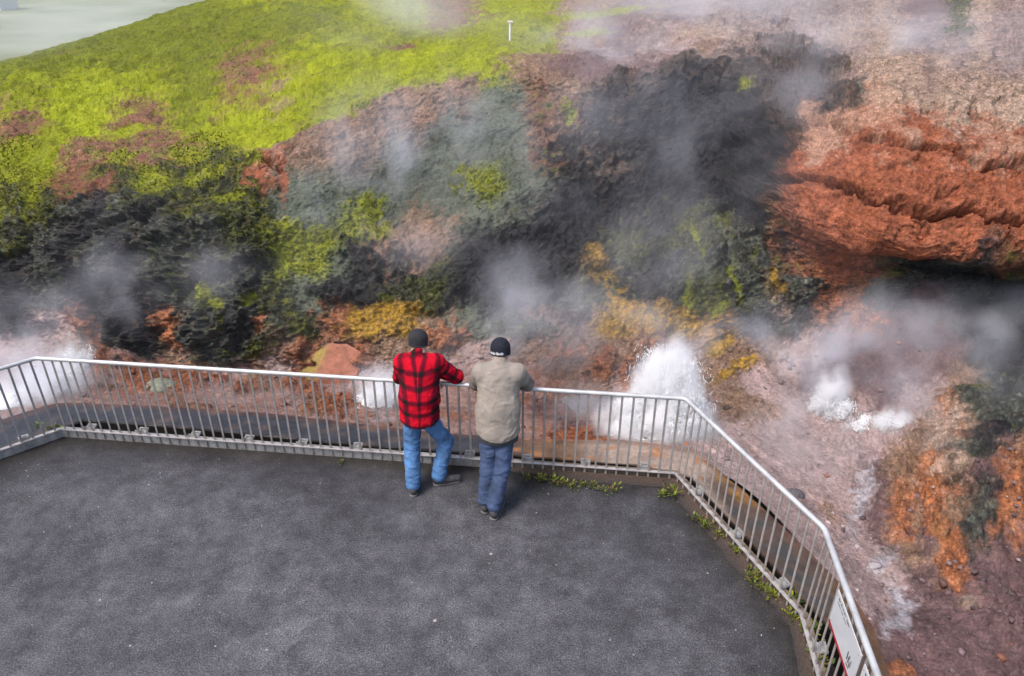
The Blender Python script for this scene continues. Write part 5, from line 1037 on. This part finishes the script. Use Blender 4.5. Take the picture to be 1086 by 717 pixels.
# man in the red plaid shirt
J1 = dict(head=(-.91, 6.245, 1.49), face=(.05, 1, -.30), neck=(-.905, 6.16, 1.395), chest=(-.90, 6.10, 1.20), waist=(-.905, 6.03, .98), hip=(-.91, 6.0, .86), hem=(-.91, 5.995, .745),
          shL=(-1.055, 6.12, 1.325), shR=(-.745, 6.13, 1.325), elL=(-1.115, 6.235, 1.10), elR=(-.555, 6.235, 1.105), wrL=(-.97, 6.36, 1.085), wrR=(-.80, 6.33, 1.10),
          hipL=(-.985, 6.0, .80), hipR=(-.845, 6.01, .79), knL=(-1.0, 5.93, .42), knR=(-.672, 6.09, .43), anL=(-.985, 5.79, .085), anR=(-.745, 5.93, .09),
          heL=(-.985, 5.745, .0), heR=(-.765, 5.915, .0), toL=(-1.0, 5.99, .0), toR=(-.535, 5.975, .0), cuff=.071, rhem=.192, rwaist=.186, rchest=.185, flat=.72)
m, nt, nd, lk = new_mat('red_plaid')
out = nd.new('ShaderNodeOutputMaterial'); b = nd.new('ShaderNodeBsdfPrincipled'); lk.new(b.outputs[0], out.inputs[0]); at = nd.new('ShaderNodeAttribute'); at.attribute_name = 'col'; tc = nd.new('ShaderNodeTexCoord')
sp = nd.new('ShaderNodeSeparateColor'); lk.new(at.outputs['Color'], sp.inputs[0])
def bandn(sock):
    mm = nd.new('ShaderNodeMath'); mm.operation = 'MULTIPLY'; mm.inputs[1].default_value = 40 * 2 * math.pi / .128 / 10; lk.new(sock, mm.inputs[0])
    s = nd.new('ShaderNodeMath'); s.operation = 'SINE'; lk.new(mm.outputs[0], s.inputs[0])
    r = nd.new('ShaderNodeMapRange'); r.interpolation_type = 'SMOOTHSTEP'; r.inputs[1].default_value = -.15; r.inputs[2].default_value = .95; lk.new(s.outputs[0], r.inputs[0]); return r.outputs[0]
bu, bv = bandn(sp.outputs[0]), bandn(sp.outputs[1])
x1 = nd.new('ShaderNodeMix'); x1.data_type = 'RGBA'; x1.inputs[6].default_value = (.50, .004, .018, 1); x1.inputs[7].default_value = (.12, .003, .014, 1); lk.new(bu, x1.inputs[0])
x2 = nd.new('ShaderNodeMix'); x2.data_type = 'RGBA'; x2.inputs[6].default_value = (.13, .003, .015, 1); x2.inputs[7].default_value = (.012, .010, .010, 1); lk.new(bu, x2.inputs[0])
x3 = nd.new('ShaderNodeMix'); x3.data_type = 'RGBA'; lk.new(bv, x3.inputs[0]); lk.new(x1.outputs[2], x3.inputs[6]); lk.new(x2.outputs[2], x3.inputs[7]); lk.new(x3.outputs[2], b.inputs['Base Color'])
b.inputs['Roughness'].default_value = .95; b.inputs['Specular IOR Level'].default_value = .15
n_ = N(nd, 'ShaderNodeTexNoise', Scale=140., Detail=4.); lk.new(tc.outputs['Object'], n_.inputs['Vector']); bp = N(nd, 'ShaderNodeBump', Strength=.35, Distance=.005); lk.new(n_.outputs['Fac'], bp.inputs['Height']); lk.new(bp.outputs[0], b.inputs['Normal'])
m_plaid = m
def plaid(v):
    J = {k: np.array(q, float) for k, q in J1.items()}
    u = v[:, 0] + 1.5 + .35 * np.abs(v[:, 1] - 6.08) * np.sign(v[:, 0] + .9); w_ = v[:, 2] - .25 * (v[:, 1] - 6.1)
    for s, off in (('L', .02), ('R', .05)):
        for a, b2, so_ in ((J['sh' + s], J['el' + s], 0), (J['el' + s], J['wr' + s], .25)):
            ab = b2 - a; L = np.linalg.norm(ab); t = (v - a) @ ab / L; e = v - a - np.outer(t, ab / L); d = np.linalg.norm(e, axis=1)
            on = (d < .085) & (t > -.01) & (t < L + .07) & ((np.abs(v[:, 0] + .9) > .17) | (v[:, 1] > 6.22))
            ref = np.cross(ab / L, (0, 0, 1.)); ref /= np.linalg.norm(ref); r2 = np.cross(ab / L, ref)
            th = np.arctan2(e @ r2, e @ ref) * .075
            u = np.where(on, th + 1.5 + off, u); w_ = np.where(on, t + so_ + off, w_)
    return np.stack([u / 4, w_ / 4, 0 * u], 1)
person((-.87, 5.88, 0), J1, 'man in red and black plaid shirt and blue jeans leaning on the railing', (.080, .195, .41), m_plaid, plaid, None, 3)

# man in the khaki jacket, cap with a pale knitted border
J2 = dict(head=(-.11, 6.075, 1.49), face=(-.03, 1, -.32), neck=(-.12, 5.985, 1.40), chest=(-.125, 5.92, 1.22), waist=(-.13, 5.82, .98), hip=(-.135, 5.75, .85), hem=(-.13, 5.755, .765),
          shL=(-.285, 5.945, 1.33), shR=(.045, 5.945, 1.325), elL=(-.345, 6.07, 1.13), elR=(.15, 6.075, 1.125), wrL=(-.20, 6.235, 1.09), wrR=(-.05, 6.20, 1.105),
          hipL=(-.21, 5.745, .79), hipR=(-.065, 5.74, .785), knL=(-.225, 5.63, .42), knR=(-.09, 5.62, .42), anL=(-.255, 5.54, .10), anR=(-.165, 5.455, .10),
          heL=(-.255, 5.50, .0), heR=(-.165, 5.41, .0), toL=(-.27, 5.755, .0), toR=(-.095, 5.655, .0), cuff=.066, rhem=.208, rwaist=.198, rchest=.192, flat=.72)
m_jacket = attr_mat('khaki_jacket', rough=.9, bump=.3, bscale=110, bdist=.006, nvar=.14, nscale=9, spec=.2)
def jacket_col(v):
    J = {k: np.array(q, float) for k, q in J2.items()}
    d = np.full(len(v), 9.)
    for s in 'LR':
        a, b2 = J['sh' + s] * .35 + J['el' + s] * .65, J['wr' + s]; 
        for p, q in ((a, J['el' + s]), (J['el' + s], b2)):
            ab = q - p; t = np.clip((v - p) @ ab / (ab @ ab), 0, 1); d = np.minimum(d, np.linalg.norm(v - p - t[:, None] * ab, axis=1))
    w_ = (1 - sstep(.06, .095, d))[:, None]; n_ = fbm(v * 26, 4)[:, None]
    sleeve = np.array([.15, .125, .115]) * (1 + 1.1 * n_)
    return np.clip(np.array([.335, .29, .25]) * (1 + .18 * fbm(v * 5, 3)[:, None]) * (1 - w_) + sleeve * w_, .01, .6)
m_hem = mat('charcoal_hem', (.045, .047, .055), .9, .2, 20, .3, 120)
hat_mat = attr_mat('patterned_knit', rough=.95, bump=.6, bscale=150, bdist=.006, nvar=.35, nscale=60, spec=.2)
def hat2(v, hd, rt, hu, fw_):
    d = v - hd; hgt = d @ hu; side = d @ rt; back = -(d @ fw_)
    c0 = np.tile(np.array([.024, .025, .032]), (len(v), 1))
    on = (np.abs(hgt + .012) < .014) & (side < .03) & (back > -.02) & ((np.sin(np.arctan2(side, back) * 16) > -.2) | (np.abs(hgt + .012) < .005))
    c0[on] = (.60, .60, .62)
    bl = fbm(v * 40, 2) > .1; c0[bl & ~on] = (.024, .028, .05)
    return c0
person((-.2, 5.58, 0), J2, 'man in khaki jacket and dark jeans leaning on the railing', (.050, .080, .165), m_jacket, jacket_col, hat2, 8, m_hem)
# ------------------------------------------------------------------ boiling springs: foaming cores with flying droplets
m, nt, nd, lk = new_mat('boiling_water')
out = nd.new('ShaderNodeOutputMaterial'); b = nd.new('ShaderNodeBsdfPrincipled'); lk.new(b.outputs[0], out.inputs[0]); tc = nd.new('ShaderNodeTexCoord')
b.inputs['Base Color'].default_value = (.86, .88, .91, 1); b.inputs['Roughness'].default_value = .35; b.inputs['Subsurface Weight'].default_value = .4; b.inputs['Subsurface Radius'].default_value = (.08, .08, .09); b.inputs['Subsurface Scale'].default_value = 1.
n_ = N(nd, 'ShaderNodeTexNoise', Scale=22., Detail=8., Roughness=.75); lk.new(tc.outputs['Object'], n_.inputs['Vector']); bp = N(nd, 'ShaderNodeBump', Strength=.7, Distance=.04); lk.new(n_.outputs['Fac'], bp.inputs['Height']); lk.new(bp.outputs[0], b.inputs['Normal'])
m_foam = m
DV, DF = ico()
def spring(loc, mounds, ndrop, spread, top, label, seed, dsz=.012):
    """mounds: (dx, dy, radius, height) of the churning heaps; droplets burst up from them"""
    r = np.random.default_rng(seed); root = empty('boiling_spring', loc, label, 'hot spring', 'boiling springs below the cliff'); L = np.array(loc)
    pr = []
    for dx, dy, rad, hgt in mounds:
        pr.append(((dx, dy, -.05), (dx, dy, hgt * .55), rad, rad * .55, 1, .12))
        for _ in range(int(14 + 30 * rad)):
            a, q = r.uniform(0, 2 * math.pi), rad * r.random() ** .6 * 1.1; hh = hgt * (1 - (q / rad / 1.1) ** 1.3) * r.uniform(.55, 1.05)
            p = np.array([dx + math.cos(a) * q, dy + math.sin(a) * q, hh]); s = rad * r.uniform(.06, .17)
            pr.append((p - (0, 0, s), p + (r.normal(0, .02), r.normal(0, .02), s * 1.2), s, s * .5, 1, .05))
    fn, lo, hi = blob(pr); v, f = surface_nets(fn, lo, hi, .03)
    v = v + .05 * np.stack([fbm(v * 6 + k, 4) for k in (1, 11, 21)], 1) + .02 * np.stack([fbm(v * 22 + k, 2) for k in (1, 11, 21)], 1)
    mesh_obj('foam', v + L, f, m_foam, root, smooth=True)
    nj = 60                                                     # many short jets thrown up from the heaps
    k = r.integers(0, len(mounds), nj); Mn = np.array(mounds)[k]; a = r.uniform(0, 2 * math.pi, nj); q = Mn[:, 2] * r.random(nj) ** .7 * spread
    jb = np.stack([Mn[:, 0] + np.cos(a) * q, Mn[:, 1] + np.sin(a) * q, np.zeros(nj)], 1)
    ht = top * Mn[:, 3] * r.uniform(.45, 1.05, nj) * (1 - .55 * (q / (Mn[:, 2] * spread + 1e-6)) ** 2); vz = np.sqrt(2 * 9.8 * np.maximum(ht, .04))
    vel = np.stack([np.cos(a) * vz * .07 * r.random(nj) + r.normal(0, .04, nj) * vz, np.sin(a) * vz * .07 * r.random(nj) + r.normal(0, .04, nj) * vz, vz], 1)
    j = r.integers(0, nj, ndrop); t = r.random(ndrop) * 1.5 * vz[j] / 9.8
    P_ = jb[j] + vel[j] * t[:, None] - np.array([0, 0, 4.9]) * (t ** 2)[:, None] + r.normal(0, 1, (ndrop, 3)) * (.014 + .085 * ht[j] * (t * 9.8 / vz[j]) ** 1.3)[:, None] * np.array([1, 1, .8])
    P_[:, 2] = np.abs(P_[:, 2])
    sz = dsz * (.35 + 1.5 * r.random(ndrop) ** 4)
    DV6 = np.array([(1, 0, 0), (-1, 0, 0), (0, 1, 0), (0, -1, 0), (0, 0, 1.5), (0, 0, -1.5)]); DF6 = np.array([(0, 2, 4), (2, 1, 4), (1, 3, 4), (3, 0, 4), (2, 0, 5), (1, 2, 5), (3, 1, 5), (0, 3, 5)])
    vj = vel[j] - np.array([0, 0, 9.8]) * t[:, None]; vj += r.normal(0, .5, (ndrop, 3)); vj /= np.linalg.norm(vj, axis=1, keepdims=True)
    st_f = np.where(r.random(ndrop) < .35, r.uniform(3, 11, ndrop), 1.2)               # torn threads of water among the drops
    dv = DV6[None] * sz[:, None, None]; al = (dv * vj[:, None]).sum(2, keepdims=True)
    dv = dv * np.where(st_f > 2, .7, 1.)[:, None, None] + al * vj[:, None] * (st_f - .7)[:, None, None] + P_[:, None] + L
    df = (DF6[None] + np.arange(ndrop)[:, None, None] * 6).reshape(-1, 3)
    o = mesh_obj('spray', dv.reshape(-1, 3), df, m_drop, root); o['kind'] = 'stuff'
m_drop = mat('water_drops', (1.17, 1.19, 1.22), .5, .02, 5, 0, col2=(1.20, 1.22, 1.25))
spring((2.02, 8.1, -.9), [(0, 0, .50, .50), (-.38, -.08, .36, .34), (.30, -.12, .34, .38), (.05, .10, .34, .62)], 140000, .70, 2.0, 'largest boiling spring, bursting tall and white right of the man in khaki jacket', 1, .0034)
spring((-1.82, 8.75, -.9), [(0, 0, .26, .18), (-.2, -.1, .2, .12), (.22, .12, .18, .12)], 14000, 1.0, 2.2, 'white spring bubbling between the big boulder and the man in red plaid', 2, .004)
spring((-6.72, 8.75, -.9), [(.1, .25, .35, .2), (-.25, -.25, .4, .14), (-.75, -.6, .38, .10), (.25, .7, .22, .22)], 22000, 1.0, 2.2, 'wide white spring foaming behind the left bend of the railing', 3, .0045)
spring((4.42, 8.55, -.95), [(0, 0, .20, .09), (.1, -.12, .13, .07)], 45000, .9, 5.0, 'left one of the two white springs below the red rock', 4, .0036)
spring((4.98, 7.9, -.86), [(0, 0, .18, .08), (-.28, .12, .10, .05), (.14, -.06, .12, .07)], 40000, 1.0, 5.0, 'right one of the two white springs below the red rock', 5, .0036)

# ------------------------------------------------------------------ steam: drifting clouds with depth, as voxel density
def steam(name, lo, hi, res, puffs, label, color, nscale, aniso=.0, thr=(.38, .68), soft=1.5, gain=1., stretch=.8):
    m, nt, nd, lk = new_mat(name + '_air'); out = nd.new('ShaderNodeOutputMaterial'); pv_ = nd.new('ShaderNodeVolumePrincipled')
    pv_.inputs['Color'].default_value = (*color, 1); pv_.inputs['Density'].default_value = 1.; pv_.inputs['Anisotropy'].default_value = aniso; pv_.inputs['Density Attribute'].default_value = 'density'
    lk.new(pv_.outputs[0], out.inputs['Volume'])
    g = bpy.data.node_groups.new(name + '_field', 'GeometryNodeTree'); g.interface.new_socket('Geometry', in_out='OUTPUT', socket_type='NodeSocketGeometry')
    nd, lk = g.nodes, g.links
    go = nd.new('NodeGroupOutput'); vc = nd.new('GeometryNodeVolumeCube'); sm = nd.new('GeometryNodeSetMaterial'); sm.inputs['Material'].default_value = m
    vc.inputs['Min'].default_value = lo; vc.inputs['Max'].default_value = hi
    for k, a in enumerate('XYZ'): vc.inputs['Resolution ' + a].default_value = res[k]
    lk.new(vc.outputs[0], sm.inputs[0]); lk.new(sm.outputs[0], go.inputs[0])
    pos = nd.new('GeometryNodeInputPosition')
    def vm(op, a, b=None):
        n = nd.new('ShaderNodeVectorMath'); n.operation = op
        for i, s in enumerate((a, b)):
            if s is None: continue
            if hasattr(s, 'is_linked'): lk.new(s, n.inputs[i])
            else: n.inputs[i].default_value = s
        return n.outputs['Value'] if op in ('LENGTH', 'DOT_PRODUCT') else n.outputs[0]
    def fm(op, a, b=None, c=None):
        n = nd.new('ShaderNodeMath'); n.operation = op
        for i, s in enumerate((a, b, c)):
            if s is None: continue
            if hasattr(s, 'is_linked'): lk.new(s, n.inputs[i])
            else: n.inputs[i].default_value = s
        return n.outputs[0]
    wn = nd.new('ShaderNodeTexNoise'); wn.inputs['Scale'].default_value = nscale * .7; wn.inputs['Detail'].default_value = 3.; lk.new(pos.outputs[0], wn.inputs['Vector'])
    wv_ = vm('SCALE', vm('SUBTRACT', wn.outputs['Color'], (.5, .5, .5))); wv_.node.inputs['Scale'].default_value = 1.1 / nscale
    pw = vm('ADD', pos.outputs[0], wv_)
    nz = nd.new('ShaderNodeTexNoise'); nz.inputs['Scale'].default_value = nscale; nz.inputs['Detail'].default_value = 6.; nz.inputs['Roughness'].default_value = .58
    lk.new(vm('MULTIPLY', pw, (1., 1., stretch)), nz.inputs['Vector'])
    mr = nd.new('ShaderNodeMapRange'); mr.interpolation_type = 'SMOOTHSTEP'; mr.inputs['From Min'].default_value = thr[0]; mr.inputs['From Max'].default_value = thr[1]; mr.inputs['To Min'].default_value = .04; lk.new(nz.outputs['Fac'], mr.inputs['Value'])
    tot = None
    for (c0, r0, ang, dens) in puffs:                      # centre, radii, lean in the x-z plane (deg), density per metre
        q = vm('SUBTRACT', pw, c0)
        if ang:
            vr = nd.new('ShaderNodeVectorRotate'); vr.rotation_type = 'Y_AXIS'; vr.inputs['Angle'].default_value = math.radians(ang); lk.new(q, vr.inputs['Vector']); q = vr.outputs[0]
        l = vm('LENGTH', vm('DIVIDE', q, r0)); e = fm('POWER', fm('MAXIMUM', fm('SUBTRACT', 1., fm('MULTIPLY', l, l)), 0.), soft)
        e = fm('MULTIPLY', e, dens * gain); tot = e if tot is None else fm('ADD', tot, e)
    lk.new(fm('MULTIPLY', tot, mr.outputs[0]), vc.inputs['Density'])
    me = bpy.data.meshes.new(name); me.materials.append(m); o = bpy.data.objects.new(name, me); COL.objects.link(o)
    md = o.modifiers.new('field', 'NODES'); md.node_group = g
    return tag(o, label, 'steam', kind='stuff')

steam('steam', (-9.5, 6.6, -1.0), (10., 16.5, 4.6), (260, 132, 75), STEAM_NEAR, 'grey white steam drifting up the cliff from the springs', (.915, .925, .99), 1.2, thr=(.43, .65), gain=.72)
steam('steam', (-26, 15.5, .5), (18, 34, 6.5), (110, 50, 30), STEAM_TOP, 'thin steam blowing over the grassy top of the cliff', (.955, .955, .985), .45, gain=.8)
steam('steam', (-110, 36, -1.6), (-5, 130, 6), (105, 94, 24), STEAM_LOW, 'pale steam lying over the lowland beyond the ridge', (.93, .955, .95), .06, gain=.2)
for lo, hi, puffs, where in (((1.0, 7.2, -1.), (3.1, 9.1, .75), [((2.02, 8.1, -.45), (.55, .5, .95), 0, 20.), ((1.92, 8.0, -.72), (.95, .65, .5), 0, 14.), ((2.08, 8.15, .0), (.34, .34, .62), 0, 12.)], 'the largest spring right of the man in khaki jacket'),
                      ((3.9, 8.0, -1.1), (4.95, 9.1, .2), [((4.42, 8.55, -.62), (.26, .26, .42), 0, 14.), ((4.42, 8.5, -.4), (.28, .28, .36), 0, 7.)], 'the left spring below the red rock'),
                      ((4.3, 7.3, -1.), (5.5, 8.5, .2), [((4.98, 7.9, -.62), (.28, .26, .3), 0, 16.), ((4.72, 8.0, -.72), (.3, .2, .16), 0, 4.)], 'the right spring below the red rock'),
                      ((-2.7, 7.9, -1.), (-1.0, 9.6, .2), [((-1.82, 8.75, -.68), (.42, .38, .36), 0, 9.)], 'the spring beside the man in red plaid'),
                      ((-8.2, 7.4, -1.), (-5.6, 10.2, .3), [((-6.72, 8.8, -.72), (.75, .85, .36), 0, 8.), ((-7.4, 8.2, -.75), (.6, .5, .25), 0, 6.), ((-6.5, 9.4, -.55), (.35, .4, .5), 0, 5.)], 'the spring at the left bend')):
    rs_ = tuple(max(8, int((b2 - a2) / .032)) for a2, b2 in zip(lo, hi))
    steam('steam', lo, hi, rs_, puffs, 'dense white steam over ' + where, (.985, .985, .99), 5.0, thr=(.42, .60), soft=1.3, gain=1.0, stretch=.45)
